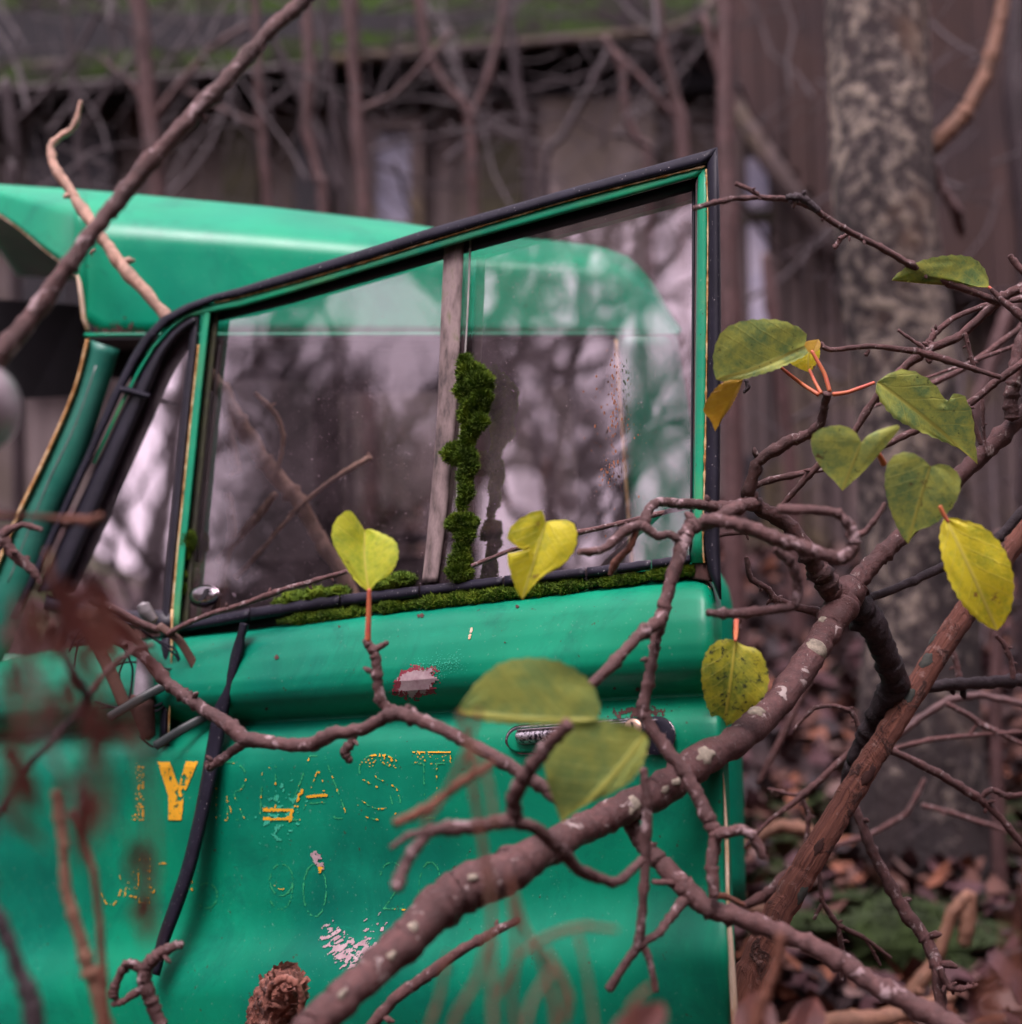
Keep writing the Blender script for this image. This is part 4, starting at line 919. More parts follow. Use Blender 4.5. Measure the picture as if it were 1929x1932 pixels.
# ================================================================ things hanging on / lying on the door
# strap
def strap():
    pp = [(462, 1176, 9), (455, 1200, 8), (450, 1225, 11), (436, 1275, 11), (418, 1340, 14), (405, 1410, 15), (392, 1480, 14), (375, 1560, 13), (355, 1640, 13), (330, 1715, 13), (308, 1775, 12), (293, 1840, 9)]
    pr = []
    for (u, v, hw) in cr(pp, 4): pr.append(((u - hw, v - hw * .25 + nz(v * .05)), (u + hw, v + hw * .25 + nz(v * .07, 4))))
    o = strip(pr, lambda u, v, h: D(u, v, h + .030), 0, .008, M_rubd, 'rubber_strap', None, .004, 8, 0)
    tag(o, 'black rubber strap hanging slantwise down the green door', 'strap')
strap()
# moss column on the window divider and moss along the sill
def mossat(u, v, hw, hh=None, h=.006): 
    p = D(u, v, h); d = (p - ORG).length; return (p, hw * K * d, Vector((1, .6, (hh or hw) / hw)))
moss_fuzz([mossat(*q) for q in ((878, 686, 15, 18), (890, 706, 27, 22), (905, 724, 27, 22), (885, 738, 27, 22), (910, 748, 20, 15), (897, 766, 27, 17), (889, 786, 26, 19), (905, 795, 18, 16), (888, 812, 19, 17), (882, 832, 16, 15), (858, 856, 24, 20), (880, 862, 22, 18), (886, 880, 17, 17), (878, 900, 15, 18), (880, 925, 15, 20), (872, 950, 11, 14))], 20000, .0045, 1, 'moss_column', 'lumpy bright green moss column growing on the window divider', 'moss')
moss_fuzz([mossat(*q) for q in ((872, 986, 31, 17), (878, 1008, 20, 18), (872, 1035, 16, 18), (869, 1058, 22, 16), (867, 1080, 25, 18))], 8000, .0042, 2, 'moss_column', 'short thick moss clump at the foot of the window divider', 'moss')
rr = random.Random(9)
def mossrow(u0, u1, hw, seed, name, label, dv=0, step_=9, n=9000):
    bl = []; u = u0; r_ = random.Random(seed)
    while u < u1:
        v = interp([(480, 1176), (640, 1156), (800, 1137), (960, 1118), (1200, 1092), (1300, 1078)], u) + dv; s_ = hw * r_.uniform(.7, 1.15) * (1 if u0 + 20 < u < u1 - 20 else .55); bl.append(mossat(u, v + r_.uniform(-1.5, 1.5), s_ * 1.2, s_, .004)); u += step_
    moss_fuzz(bl, n, .0036, seed, name, label, 'moss')
mossrow(528, 700, 9, 3, 'moss_strip', 'thin moss strip on the door sill left of the lime leaf stalk', 3, 8, 5000)
mossrow(705, 775, 10, 4, 'moss_strip', 'short moss strip on the door sill right of the lime leaf stalk', 1, 8, 3000)
mossrow(782, 1112, 12, 5, 'moss_strip', 'long moss strip on the middle of the door sill', 0, 8, 11000)
mossrow(1118, 1226, 8, 6, 'moss_strip', 'sparse moss strip under the cracked sill seal', -1, 8, 3000)
mossrow(1232, 1306, 15, 7, 'moss_strip', 'moss tuft in the rear bottom corner of the window', -3, 9, 4000)
moss_fuzz([mossat(u, v, r, r * .55, -.004) for u, v, r in ((735, 1100, 30), (762, 1092, 26), (708, 1108, 18), (560, 1130, 30), (600, 1122, 30), (640, 1118, 26), (530, 1138, 18))], 5000, .003, 8, 'moss_film', 'dull moss film along the bottom of the sliding pane', 'moss')
moss_fuzz([mossat(u, v, r, r * 1.4, .002) for u, v, r in ((357, 1020, 14), (352, 1045, 8), (343, 1110, 9), (346, 1085, 6))], 3000, .003, 12, 'moss_clump', 'small dark moss clump on the vent window post', 'moss')

# wires, flat straps and a lamp socket at the mirror mount
mm = thing('mirror_bracket', 'broken mirror bracket trailing black wires and flat dark blades', 'bracket', D(280, 1300, .06))
def tube(tr, mat, name, parent, seg=8, flat=1.0): 
    pts, rad = twig_path(tr, 0, 6); v, f = tube_geo(pts, rad, seg, flat); return mesh(name, v, f, mat, parent)
WD = 1.80
for pts in ([(130, 1230), (150, 1190), (200, 1172), (250, 1180), (290, 1205), (330, 1235), (345, 1265), (335, 1300), (300, 1330), (240, 1340), (180, 1325)], [(290, 1205), (330, 1225), (342, 1260), (330, 1310), (300, 1340), (275, 1342)], [(200, 1262), (230, 1250), (262, 1250), (300, 1262), (340, 1262), (370, 1263)], [(140, 1260), (150, 1210), (190, 1190), (220, 1200), (250, 1260), (240, 1330), (190, 1335)], [(240, 1230), (225, 1270), (230, 1310), (262, 1330)], [(262, 1390), (285, 1408), (300, 1409), (320, 1405)]):
    tube([(u, v, WD - .0002 * i, 2.2) for i, (u, v) in enumerate(pts)], M_rubd, 'wire', mm, 6)
M_brownstrap = m_simple('brown_strap', (.12, .055, .04), .6, .4, 50)
for pts, w_ in (([(185, 1150), (230, 1180), (262, 1215), (290, 1265), (330, 1305)], 8), ([(300, 1180), (340, 1210), (370, 1260), (390, 1300), (405, 1345)], 8), ([(165, 1180), (200, 1250), (235, 1330)], 12)):
    tube([(u, v, WD - .02, w_) for u, v in pts], M_brownstrap, 'strap', mm, 8, .25)
for a, b in (((205, 1355), (312, 1293)), ((293, 1408), (392, 1350))):
    tube([(a[0], a[1], WD - .03, 9), ((a[0] + b[0]) / 2, (a[1] + b[1]) / 2 - 2, WD - .03, 9), (b[0], b[1], WD - .02, 9)], m_simple('dark_blade', (.035, .045, .045), .35), 'blade', mm, 8, .3)
tube([(268, 1212, WD, 8), (270, 1240, WD, 11), (272, 1280, WD, 17), (272, 1312, WD, 20)], m_simple('grey_white_socket', (.5, .44, .50), .5, .5, 40), 'lamp_socket', mm, 14)
tube([(268, 1312, WD, 20), (268, 1330, WD, 24), (280, 1390, WD, 14)], M_rust, 'lamp_socket', mm, 14)
tube([(270, 1140, 1.82, 12), (276, 1155, 1.82, 14), (290, 1172, 1.82, 10)], M_steel, 'clamp', mm, 8)
tube([(170, 1130, 1.78, 7), (215, 1150, 1.78, 8), (262, 1176, 1.79, 9), (300, 1190, 1.8, 8)], M_bark, 'twig', None, 8).name = 'fallen_twig'
tag(bpy.data.objects['fallen_twig'], 'short brown stick lying on the mirror clamp', 'twig')
# pale plastic cup at the left edge
def cup():
    vs, fs = [], []; J = 9
    for i in range(21):
        a = -1.5 + 3.0 * i / 20
        for j in range(J):
            k = 1 - j * .1; u = -40 + 78 * math.cos(a) * k + 4 * (j == 0); v = 770 + (85 - 4 * j) * math.sin(a); vs.append(P(u, v, .95 + (.012 if j == 0 else 0) - .05 * math.sqrt(max(0, 1 - k * k))))
    for i in range(20):
        for j in range(J - 1): fs.append((i * J + j, i * J + j + 1, i * J + j + J + 1, i * J + j + J))
    o = mesh('plastic_scrap', vs, fs, m_simple('cloudy_plastic', (.42, .34, .38), .3, .3, 20)); md = o.modifiers.new('t', 'SOLIDIFY'); md.thickness = .003
    tag(o, 'curved piece of cloudy pale plastic at the left edge', 'plastic scrap')
cup()

# ================================================================ leaves
def leaf(base, tip, left, right, d, mat, parent, dt=0.0, curl=.12, fold=.12, name='leaf', pet=None, seed=0, wav=.02):
    """outline chains (px) from base to tip; dt = extra depth at the tip"""
    N, Mx = 26, 7; rr = random.Random(seed * 13 + 5)
    def resamp(ch):
        pp = cr([base] + list(ch) + [tip], 10); L = [0]
        for a, b in zip(pp, pp[1:]): L.append(L[-1] + math.hypot(b[0] - a[0], b[1] - a[1]))
        out = []; j = 0
        for i in range(N + 1):
            s_ = L[-1] * i / N
            while j < len(L) - 2 and L[j + 1] < s_: j += 1
            t = (s_ - L[j]) / max(1e-6, L[j + 1] - L[j]); out.append((lerp(pp[j][0], pp[j + 1][0], t), lerp(pp[j][1], pp[j + 1][1], t)))
        return out
    A, B = resamp(left), resamp(right); ax = (tip[0] - base[0], tip[1] - base[1]); LL = math.hypot(*ax); sz = LL * K * d
    wmax = max(seg_d(q[0], q[1], base[0], base[1], tip[0], tip[1]) for q in A + B) + 1e-6
    vs, fs, uv = [], [], []
    bow = rr.uniform(-.04, .04) * LL
    for i in range(N + 1):
        t = i / N; mid = (lerp(base[0], tip[0], t) - ax[1] / LL * bow * math.sin(math.pi * t), lerp(base[1], tip[1], t) + ax[0] / LL * bow * math.sin(math.pi * t))
        for k in range(-Mx, Mx + 1):
            f = abs(k) / Mx; q = A[i] if k < 0 else B[i]; serr = .012 * LL * (i % 2) * f ** 6 if 1 < i < N - 1 else 0
            u, v = lerp(mid[0], q[0], f), lerp(mid[1], q[1], f); dx, dy = q[0] - mid[0], q[1] - mid[1]; dl = math.hypot(dx, dy) + 1e-6; u -= dx / dl * serr; v -= dy / dl * serr
            dep = d + dt * t + sz * (-fold * math.sin(f * math.pi * .5) * (dl / LL) * 1.3 + curl * (t - .5) ** 2 * 2 + wav * nz(t * 4 + seed, f * 3 * (1 if k > 0 else -1)) * 2 * f)
            vs.append(P(u, v, dep)); uv.append((k / Mx * dl / wmax, ((u - base[0]) * ax[0] + (v - base[1]) * ax[1]) / LL ** 2 if i not in (0, N) else t))
    W = 2 * Mx + 1
    for i in range(N):
        for k in range(W - 1): fs.append((i * W + k, i * W + k + 1, (i + 1) * W + k + 1, (i + 1) * W + k))
    o = mesh(name, vs, fs, mat, parent, uvs=uv)
    if pet: tube([tuple(p) for p in pet], M_pet, 'petiole', o, 8)
    return o
# ================================================================ the lichen spotted limb with its forks
b0 = P(600, 1900, 1.15); limb_t = thing('tree_limb', 'thick lichen spotted limb forking at right and crossing the door', 'branch', b0)
ml = [(560, 1965, 1.10, 30), (590, 1932, 1.12, 31), (650, 1881, 1.14, 33), (750, 1791, 1.17, 36), (825, 1712, 1.20, 42), (880, 1675, 1.21, 43), (964, 1641, 1.23, 40), (1040, 1600, 1.26, 31), (1114, 1556, 1.30, 29), (1180, 1526, 1.32, 31), (1244, 1493, 1.34, 31), (1314, 1441, 1.36, 33), (1394, 1396, 1.40, 29), (1464, 1331, 1.45, 28), (1524, 1251, 1.50, 27), (1564, 1186, 1.53, 28), (1592, 1136, 1.55, 33), (1612, 1106, 1.56, 26)]
pts, rad = twig_path(ml, .8, 10)
for i in range(len(rad)): rad[i] *= 1 + .05 * nz(i * .35)
v, f = tube_geo(pts, rad, 26, 1, .10, 2); mesh('limb', v, f, M_bark, limb_t)
def patch(pts, rad, u, v, lu, wdeg, mat, name, parent, seed=1):
    """lichen lying on the limb near photo point (u,v): lu half length px along, wdeg half angle around"""
    r = ray(u, v).normalized(); best = min(range(1, len(pts) - 1), key=lambda i: (pts[i] - ORG - r * (pts[i] - ORG).dot(r)).length)
    # refine position along the axis
    c = pts[best]; t = (pts[best + 1] - pts[best - 1]).normalized(); rr_ = rad[best]; hit = ORG + r * ((c - ORG).dot(r)); off = hit - c; al = off.dot(t); side = off - t * al
    vdir = (ORG - c); vdir = (vdir - t * vdir.dot(t)).normalized(); sdir = t.cross(vdir); a0 = math.asin(max(-.98, min(.98, side.dot(sdir) / rr_)))
    px = K * (c - ORG).length; n = 22; vs, fs = [c + t * al + (vdir * math.cos(a0) + sdir * math.sin(a0)) * rr_ * 1.10], []
    for j in range(1, 4):
        for k in range(n):
            th = 2 * math.pi * k / n; q = j / 3 * (1 + .55 * nz(math.cos(th) * 1.5, math.sin(th) * 1.5, seed) + .2 * nz(math.cos(th) * 4, math.sin(th) * 4, seed)); x = al + math.cos(th) * q * lu * px; a = a0 + math.sin(th) * q * math.radians(wdeg); R = rr_ * (1.10 if j < 3 else .97)
            vs.append(c + t * x + (vdir * math.cos(a) + sdir * math.sin(a)) * R)
    for k in range(n): fs.append((0, 1 + k, 1 + (k + 1) % n))
    for j in range(2):
        for k in range(n): fs.append((1 + j * n + k, 1 + (j + 1) * n + k, 1 + (j + 1) * n + (k + 1) % n, 1 + j * n + (k + 1) % n))
    return mesh(name, vs, fs, mat, parent)
for i, (u, v, lu, wd) in enumerate([(1534, 1231, 20, 62), (1416, 1351, 16, 38), (1314, 1433, 20, 34), (1188, 1528, 22, 34), (1262, 1482, 12, 16), (1248, 1498, 12, 12), (1275, 1470, 8, 12), (1545, 1180, 8, 20), (770, 1760, 12, 16), (730, 1810, 9, 14), (880, 1660, 12, 10), (640, 1885, 10, 12)]):
    patch(pts, rad, u, v, lu, wd, M_lich, 'lichen_patch', limb_t, i)
def tw(tr, d, mat=M_barkt, parent=limb_t, buds=0, name='twig', wob=1.0, seg=12, jit=.24):
    """tr: (u,v,hw) with one depth, or d=(start,end)"""
    d0, d1 = d if isinstance(d, tuple) else (d, d); n = len(tr)
    return twig([(t_[0], t_[1], lerp(d0, d1, i / (n - 1)), t_[2]) for i, t_ in enumerate(tr)], mat, parent, name, wob, seg, jit, buds)
# forks
tw([(1600, 1125, 24), (1569, 1112, 22), (1548, 1080, 20), (1529, 1053, 17), (1490, 992, 15), (1430, 955, 14), (1413, 930, 13), (1432, 872, 11), (1480, 838, 12), (1528, 818, 10), (1550, 796, 9), (1557, 762, 7), (1562, 742, 8)], (1.55, 1.45), M_bark, buds=6, seg=14)
tw([(1600, 1130, 20), (1614, 1101, 19), (1655, 1055, 17), (1699, 1014, 17), (1755, 955, 17), (1809, 900, 17), (1870, 842, 17), (1950, 765, 18)], (1.56, 1.62), M_bark, seg=14)
tw([(1604, 1130, 22), (1629, 1155, 27), (1659, 1206, 26), (1678, 1250, 23), (1690, 1290, 26), (1668, 1330, 24), (1640, 1385, 20), (1612, 1440, 17), (1596, 1500, 14), (1585, 1560, 13)], (1.57, 1.72), M_barkd, seg=16)
tw([(1680, 1300, 16), (1740, 1298, 12), (1800, 1291, 11), (1860, 1288, 12), (1929, 1283, 12), (1990, 1280, 12)], (1.68, 1.72), M_barkd, buds=3)
tw([(1625, 1132, 9), (1660, 1122, 8), (1720, 1098, 8), (1780, 1070, 9), (1850, 1040, 9), (1890, 1010, 9), (1960, 930, 10)], (1.58, 1.66), M_barkd)
tw([(1910, 790, 14), (1908, 760, 13), (1914, 720, 13), (1925, 660, 13), (1945, 600, 12)], 1.6, M_bark, seg=12)
tw([(1409, 1051, 5), (1417, 1091, 6), (1449, 1111, 6), (1464, 1131, 7), (1509, 1147, 8), (1560, 1158, 10)], 1.55, M_barkt, buds=4)
# left-reaching twigs off the fork, nearer the lens
tw([(1425, 950, 12), (1370, 958, 13), (1320, 952, 10), (1285, 950, 10), (1240, 948, 9), (1222, 965, 10), (1214, 990, 10), (1180, 1000, 9), (1140, 1036, 8), (1092, 1042, 7)], (1.44, 1.33), M_bblur, buds=2)
tw([(1214, 990, 8), (1240, 1012, 8), (1262, 1008, 8), (1290, 1022, 7)], 1.34, M_bblur)
tw([(1200, 1002, 6), (1190, 1030, 6), (1160, 1065, 8), (1152, 1085, 5)], 1.36, M_rusty)
tw([(1400, 955, 13), (1340, 985, 13), (1310, 992, 15), (1294, 1010, 14), (1284, 1041, 14), (1264, 1106, 12), (1250, 1160, 13), (1237, 1216, 10), (1224, 1286, 11), (1214, 1346, 11), (1244, 1396, 13), (1284, 1446, 14), (1314, 1496, 14), (1334, 1541, 14), (1350, 1576, 13), (1344, 1631, 12), (1349, 1690, 10)], (1.36, 1.28), M_bblur, buds=3)
tw([(1252, 1163, 12), (1232, 1180, 12), (1204, 1200, 11), (1164, 1246, 11), (1110, 1296, 11)], (1.32, 1.26), M_bblur)
tw([(1352, 1576, 11), (1394, 1566, 10), (1419, 1576, 10), (1440, 1618, 8)], 1.28, M_bblur)
tw([(1324, 981, 12), (1370, 985, 12), (1414, 996, 13), (1470, 1018, 14), (1514, 1031, 13), (1560, 1048, 13), (1594, 1051, 14), (1612, 1028, 11), (1606, 995, 10), (1580, 968, 9), (1530, 962, 9), (1470, 960, 10)], 1.28, M_bblur)
tw([(1334, 1156, 7), (1394, 1158, 10), (1464, 1150, 9), (1500, 1141, 9), (1505, 1096, 9), (1489, 1056, 10), (1464, 1036, 9)], 1.3, M_bblur)
tw([(1598, 1010, 7), (1630, 1005, 6), (1655, 975, 5), (1670, 950, 5)], 1.34, M_bblur)
tw([(1394, 1160, 7), (1390, 1185, 8), (1390, 1207, 6)], 1.42, M_bblur)
tw([(1214, 1450, 7), (1222, 1516, 9), (1219, 1616, 9), (1212, 1720, 9), (1205, 1781, 10), (1180, 1820, 9), (1150, 1868, 9)], 1.24, M_bblur)
tw([(1208, 1778, 9), (1224, 1805, 7), (1238, 1871, 6)], 1.24, M_bblur)
tw([(1208, 1782, 8), (1244, 1760, 8), (1268, 1728, 9), (1290, 1700, 12)], (1.24, 1.29), M_bblur)
tw([(1189, 1550, 16), (1214, 1595, 16), (1244, 1625, 17), (1289, 1672, 20), (1334, 1711, 19), (1414, 1738, 17), (1514, 1776, 17), (1589, 1815, 20), (1664, 1866, 20), (1764, 1918, 22), (1830, 1960, 22)], (1.33, 1.24), M_bblur, seg=14)
tw([(1300, 1662, 9), (1270, 1665, 6), (1232, 1664, 5)], 1.3, M_bblur)
tw([(1340, 1690, 8), (1370, 1692, 6), (1405, 1708, 4)], 1.32, M_rusty)
tw([(930, 1548, 12), (964, 1552, 12), (1010, 1562, 12), (1040, 1588, 13), (1064, 1611, 14), (1090, 1640, 11), (1114, 1651, 11), (1159, 1666, 9), (1185, 1650, 9), (1212, 1622, 8)], (1.12, 1.2), M_bblur)
tw([(1075, 1365, 13), (1040, 1400, 13), (1005, 1445, 14), (985, 1475, 15), (968, 1510, 15), (975, 1545, 14)], (1.08, 1.12), M_bblur)
tw([(990, 1470, 8), (1010, 1480, 8), (1035, 1492, 6)], 1.14, M_bblur)
tw([(975, 1548, 12), (930, 1555, 13), (870, 1562, 13), (810, 1570, 11), (778, 1610, 11), (755, 1655, 12), (748, 1678, 9)], (1.12, 1.02), M_bblur)
tw([(810, 1570, 7), (775, 1575, 7), (738, 1600, 5)], 1.04, M_bblur)
tw([(745, 1555, 10), (790, 1535, 10), (840, 1500, 9), (880, 1470, 8), (930, 1440, 9)], 1.0, M_rusty)
leaf((1128, 1357), (862, 1342), [(1133, 1330), (1118, 1290), (1070, 1252), (1010, 1240), (950, 1248), (905, 1280), (880, 1312)], [(1110, 1362), (1060, 1368), (1000, 1370), (940, 1366), (895, 1358)], 1.10, ML_gg, limb_t, .02, .1, .05, seed=1)
leaf((1218, 1386), (1060, 1552), [(1190, 1368), (1130, 1356), (1080, 1360), (1045, 1385), (1028, 1425), (1030, 1470), (1046, 1515)], [(1224, 1400), (1215, 1440), (1188, 1478), (1140, 1505), (1095, 1525)], 1.11, ML_gg, limb_t, .0, .1, .05, seed=2)
leaf((1388, 1208), (1366, 1372), [(1360, 1206), (1335, 1225), (1323, 1262), (1326, 1305), (1336, 1340), (1352, 1364)], [(1405, 1218), (1432, 1226), (1448, 1256), (1452, 1290), (1440, 1320), (1412, 1340), (1388, 1362)], 1.375, ML_m, limb_t, .01, .25, .1, seed=3, pet=[(1390, 1170, 1.40, 5), (1389, 1195, 1.385, 5), (1388, 1209, 1.375, 3)])
cl = (1560, 742, 1.45)
leaf((1518, 652), (1352, 716), [(1522, 628), (1492, 609), (1455, 601), (1405, 604), (1365, 622), (1347, 660), (1346, 695)], [(1525, 668), (1500, 682), (1460, 700), (1420, 712), (1380, 722)], 1.41, ML_g, limb_t, -.01, .3, .22, seed=4, pet=[(1545, 745, 1.45, 4), (1510, 722, 1.46, 3.6), (1472, 692, 1.43, 3)])
leaf((1530, 642), (1526, 702), [(1512, 650), (1500, 668), (1486, 680), (1505, 694)], [(1545, 650), (1548, 668), (1543, 684), (1534, 697)], 1.48, ML_y, limb_t, .0, .2, .1, seed=5, pet=[(1550, 742, 1.45, 3.6), (1538, 720, 1.46, 3), (1528, 698, 1.48, 3)])
leaf((1534, 668), (1545, 640), [(1520, 660), (1520, 645)], [(1546, 660), (1549, 648)], 1.46, ML_b, limb_t, .01, .2, .1, seed=6, pet=[(1566, 738, 1.45, 4.2), (1556, 705, 1.455, 4), (1532, 662, 1.46, 3.4)])
leaf((1402, 716), (1350, 814), [(1370, 718), (1345, 738), (1327, 772), (1340, 792)], [(1396, 735), (1380, 768), (1362, 792)], 1.385, ML_b, limb_t, .02, .2, .3, seed=7)
leaf((1656, 720), (1845, 876), [(1690, 698), (1722, 698), (1756, 716), (1776, 738), (1788, 758), (1800, 742), (1820, 745), (1836, 780), (1842, 830)], [(1654, 745), (1682, 785), (1720, 808), (1765, 828), (1815, 850)], 1.45, ML_g, limb_t, .03, .1, .22, seed=8, pet=[(1572, 744, 1.45, 4.6), (1600, 740, 1.45, 4), (1650, 722, 1.45, 3.4)])
leaf((1626, 835), (1590, 926), [(1612, 812), (1585, 802), (1550, 808), (1531, 825), (1534, 855), (1552, 885), (1575, 908)], [(1640, 820), (1668, 808), (1700, 802), (1680, 832), (1655, 862), (1625, 895)], 1.34, ML_g, limb_t, .02, .1, .22, seed=9, pet=[(1668, 875, 1.36, 6), (1660, 860, 1.35, 5), (1648, 845, 1.345, 4)])
leaf((1756, 880), (1714, 1026), [(1735, 860), (1705, 852), (1678, 868), (1669, 905), (1676, 950), (1695, 1000)], [(1785, 876), (1812, 898), (1810, 935), (1788, 970), (1758, 992), (1730, 1002)], 1.33, ML_g, limb_t, .03, .1, .18, seed=10)
leaf((1784, 976), (1882, 1190), [(1772, 1005), (1776, 1050), (1790, 1095), (1815, 1140), (1850, 1175)], [(1818, 980), (1860, 995), (1896, 1035), (1914, 1085), (1912, 1140), (1898, 1172)], 1.33, ML_y, limb_t, .01, .2, .15, seed=11, pet=[(1774, 955, 1.33, 4), (1780, 968, 1.33, 4), (1790, 985, 1.33, 3)])
leaf((1030, 985), (986, 1131), [(1022, 962), (995, 970), (965, 992), (957, 1015), (975, 1030), (1000, 1030), (978, 1040), (957, 1046), (964, 1085), (974, 1112)], [(1045, 982), (1075, 982), (1089, 1000), (1086, 1035), (1062, 1066), (1030, 1085), (1005, 1108)], 1.31, ML_y, limb_t, .0, .1, .2, seed=12)
# stub and rough knot at the bottom
def stub():
    tr = [(500, 1990, 1.47, 44), (512, 1940, 1.465, 46), (522, 1900, 1.46, 47), (535, 1868, 1.455, 44), (545, 1850, 1.45, 30), (548, 1843, 1.447, 14)]
    p_ = [P(u, v, d) for u, v, d, h in cr(tr, 10)]; q_ = [h * K * d for u, v, d, h in cr(tr, 10)]; vs, fs = tube_geo(p_, q_, 60, 1, .16, 5)
    for i_, x in enumerate(vs[:-2]): 
        ax = p_[min(i_ // 60, len(p_) - 1)]; dd = (x - ax); vs[i_] = ax + dd * (1 + .16 * nz(x.x * 260, x.y * 260, x.z * 90) + .10 * nz(x.x * 700, x.y * 700, x.z * 500))
    o = mesh('broken_stub', vs, fs, M_peel, limb_t, uvs=tube_uv(len(p_), 60, .02))
    rr = random.Random(4); fv, ff = [], []
    for _ in range(170):
        i_ = rr.randrange(len(p_) - 3); a = rr.uniform(0, 6.28); t = (p_[i_ + 1] - p_[i_]).normalized(); s1 = t.cross(Vector((math.cos(a), math.sin(a), .1))).normalized(); c_ = p_[i_] + s1 * q_[i_] * 1.0; w_ = t.cross(s1); L = rr.uniform(.0015, .004)
        b = len(fv); fv += [c_ - w_ * L, c_ + w_ * L, c_ + w_ * L * .7 + t * L * 1.6 + s1 * L * rr.uniform(.4, 1.4), c_ - w_ * L * .6 + t * L * 1.5 + s1 * L * rr.uniform(.4, 1.4)]; ff.append((b, b + 1, b + 2, b + 3))
    mesh('bark_flakes', fv, ff, M_peel, o)
    sw = [(505, 1880, 1.42, 5), (515, 1858, 1.415, 7), (538, 1846, 1.412, 8), (560, 1858, 1.412, 7), (570, 1885, 1.415, 6), (566, 1915, 1.42, 5)]
    twig(sw, M_peel, o, 'curled_bark', 1.2, 12, .35)
stub()

# ---- peeled pole
pole = [(1990, 905, 1.72, 27), (1929, 1000, 1.70, 28), (1875, 1075, 1.68, 27), (1814, 1166, 1.66, 26), (1760, 1250, 1.65, 26), (1700, 1345, 1.64, 26), (1640, 1440, 1.63, 27), (1580, 1540, 1.62, 29), (1520, 1640, 1.61, 31), (1464, 1735, 1.60, 32), (1420, 1830, 1.59, 34), (1395, 1920, 1.58, 36), (1370, 2050, 1.57, 36)]
pp_, pr_ = twig_path(pole, .5, 12)
for i in range(len(pr_)): pr_[i] *= .86 + .06 * nz(i * .4, 9)
v, f = tube_geo(pp_, pr_, 40, 1, .05, 4); po = tag(mesh('peeled_pole', v, f, M_peel, uvs=tube_uv(len(pp_), 40, .03)), 'peeled red brown pole leaning from bottom centre to the right edge', 'pole')
for i, (u, v_, lu, wd, mt) in enumerate([(1714, 1316, 20, 32, M_dlich), (1745, 1248, 18, 30, M_dlich), (1760, 1205, 14, 16, M_dlich), (1640, 1465, 24, 24, M_rust), (1515, 1690, 20, 30, M_dlich), (1545, 1600, 18, 18, M_rust)]):
    patch(pp_, pr_, u, v_, lu, wd, mt, 'knot', po, i + 20)
# ---- upper right twigs
up_t = thing('twig_spray', 'spray of thin reddish twigs reaching in from the right edge above the leaves', 'branch', P(1950, 540, 1.52))
tw([(1310, 393, 5), (1345, 383, 5), (1380, 376, 5), (1430, 372, 5), (1490, 376, 6), (1530, 390, 6), (1590, 430, 6), (1660, 465, 6), (1720, 500, 7), (1780, 530, 7), (1850, 556, 7), (1885, 572, 8)], (1.37, 1.5), parent=up_t, buds=9)
tw([(1388, 346, 4), (1408, 354, 4.5), (1432, 367, 4)], 1.39, parent=up_t, buds=2)
tw([(1484, 372, 5), (1508, 372, 8), (1525, 380, 7), (1545, 398, 6)], 1.40, M_barkd, parent=up_t, buds=3)
tw([(1608, 438, 4), (1590, 448, 4), (1575, 468, 4.5)], 1.5, parent=up_t, buds=3)
tw([(1960, 528, 10), (1900, 556, 9), (1860, 590, 9), (1810, 635, 8), (1742, 664, 9), (1700, 700, 8), (1652, 752, 7), (1600, 832, 6), (1550, 872, 6), (1510, 915, 6), (1478, 952, 5)], (1.5, 1.58), parent=up_t, buds=12)
tw([(1548, 648, 5), (1568, 660, 5), (1650, 653, 5), (1735, 664, 6), (1800, 684, 6), (1888, 712, 5)], 1.5, parent=up_t, buds=4)
tw([(1742, 662, 6), (1766, 628, 6), (1800, 600, 5), (1860, 576, 5), (1950, 560, 6)], 1.54, parent=up_t, buds=2)
tw([(1742, 655, 4), (1720, 640, 3.5), (1695, 623, 3)], 1.5, parent=up_t, buds=1)
tw([(1950, 672, 7), (1880, 720, 7), (1824, 765, 7), (1728, 812, 7), (1664, 843, 6), (1600, 870, 6), (1555, 884, 6), (1446, 908, 6), (1405, 930, 6)], (1.58, 1.62), parent=up_t, buds=2)
tw([(1822, 628, 4), (1832, 670, 4), (1842, 702, 4)], 1.52, parent=up_t, buds=5)
tw([(1826, 765, 5), (1838, 800, 5), (1852, 838, 5)], 1.56, parent=up_t, buds=4)
tw([(1854, 750, 3.5), (1856, 800, 3.5), (1860, 858, 3)], 1.6, parent=up_t, buds=3)
tw([(1905, 482, 5), (1925, 505, 7), (1960, 530, 8)], 1.5, parent=up_t)
tw([(1640, 660, 3), (1634, 670, 5)], 1.5, parent=up_t); tw([(1408, 716, 3.5), (1412, 730, 4.5), (1404, 740, 3)], 1.5, M_barkd, parent=up_t)
tw([(1660, 745, 2), (1640, 700, 3), (1950, 640, 4)][::2], 1.7, parent=up_t)
tw([(1640, 770, 3), (1710, 745, 5), (1800, 705, 6), (1870, 660, 6), (1950, 600, 6)], 1.75, parent=up_t)
tw([(1870, 545, 4), (1890, 565, 6), (1950, 615, 9)], 1.48, parent=up_t)
leaf((1867, 542), (1683, 529), [(1862, 512), (1838, 486), (1800, 480), (1755, 486), (1718, 499), (1695, 514)], [(1845, 540), (1810, 529), (1760, 511), (1720, 511), (1700, 520)], 1.49, ML_g, up_t, -.03, .3, .3, seed=14, pet=[(1908, 582, 1.48, 3.6), (1888, 560, 1.485, 3), (1866, 541, 1.49, 3)])
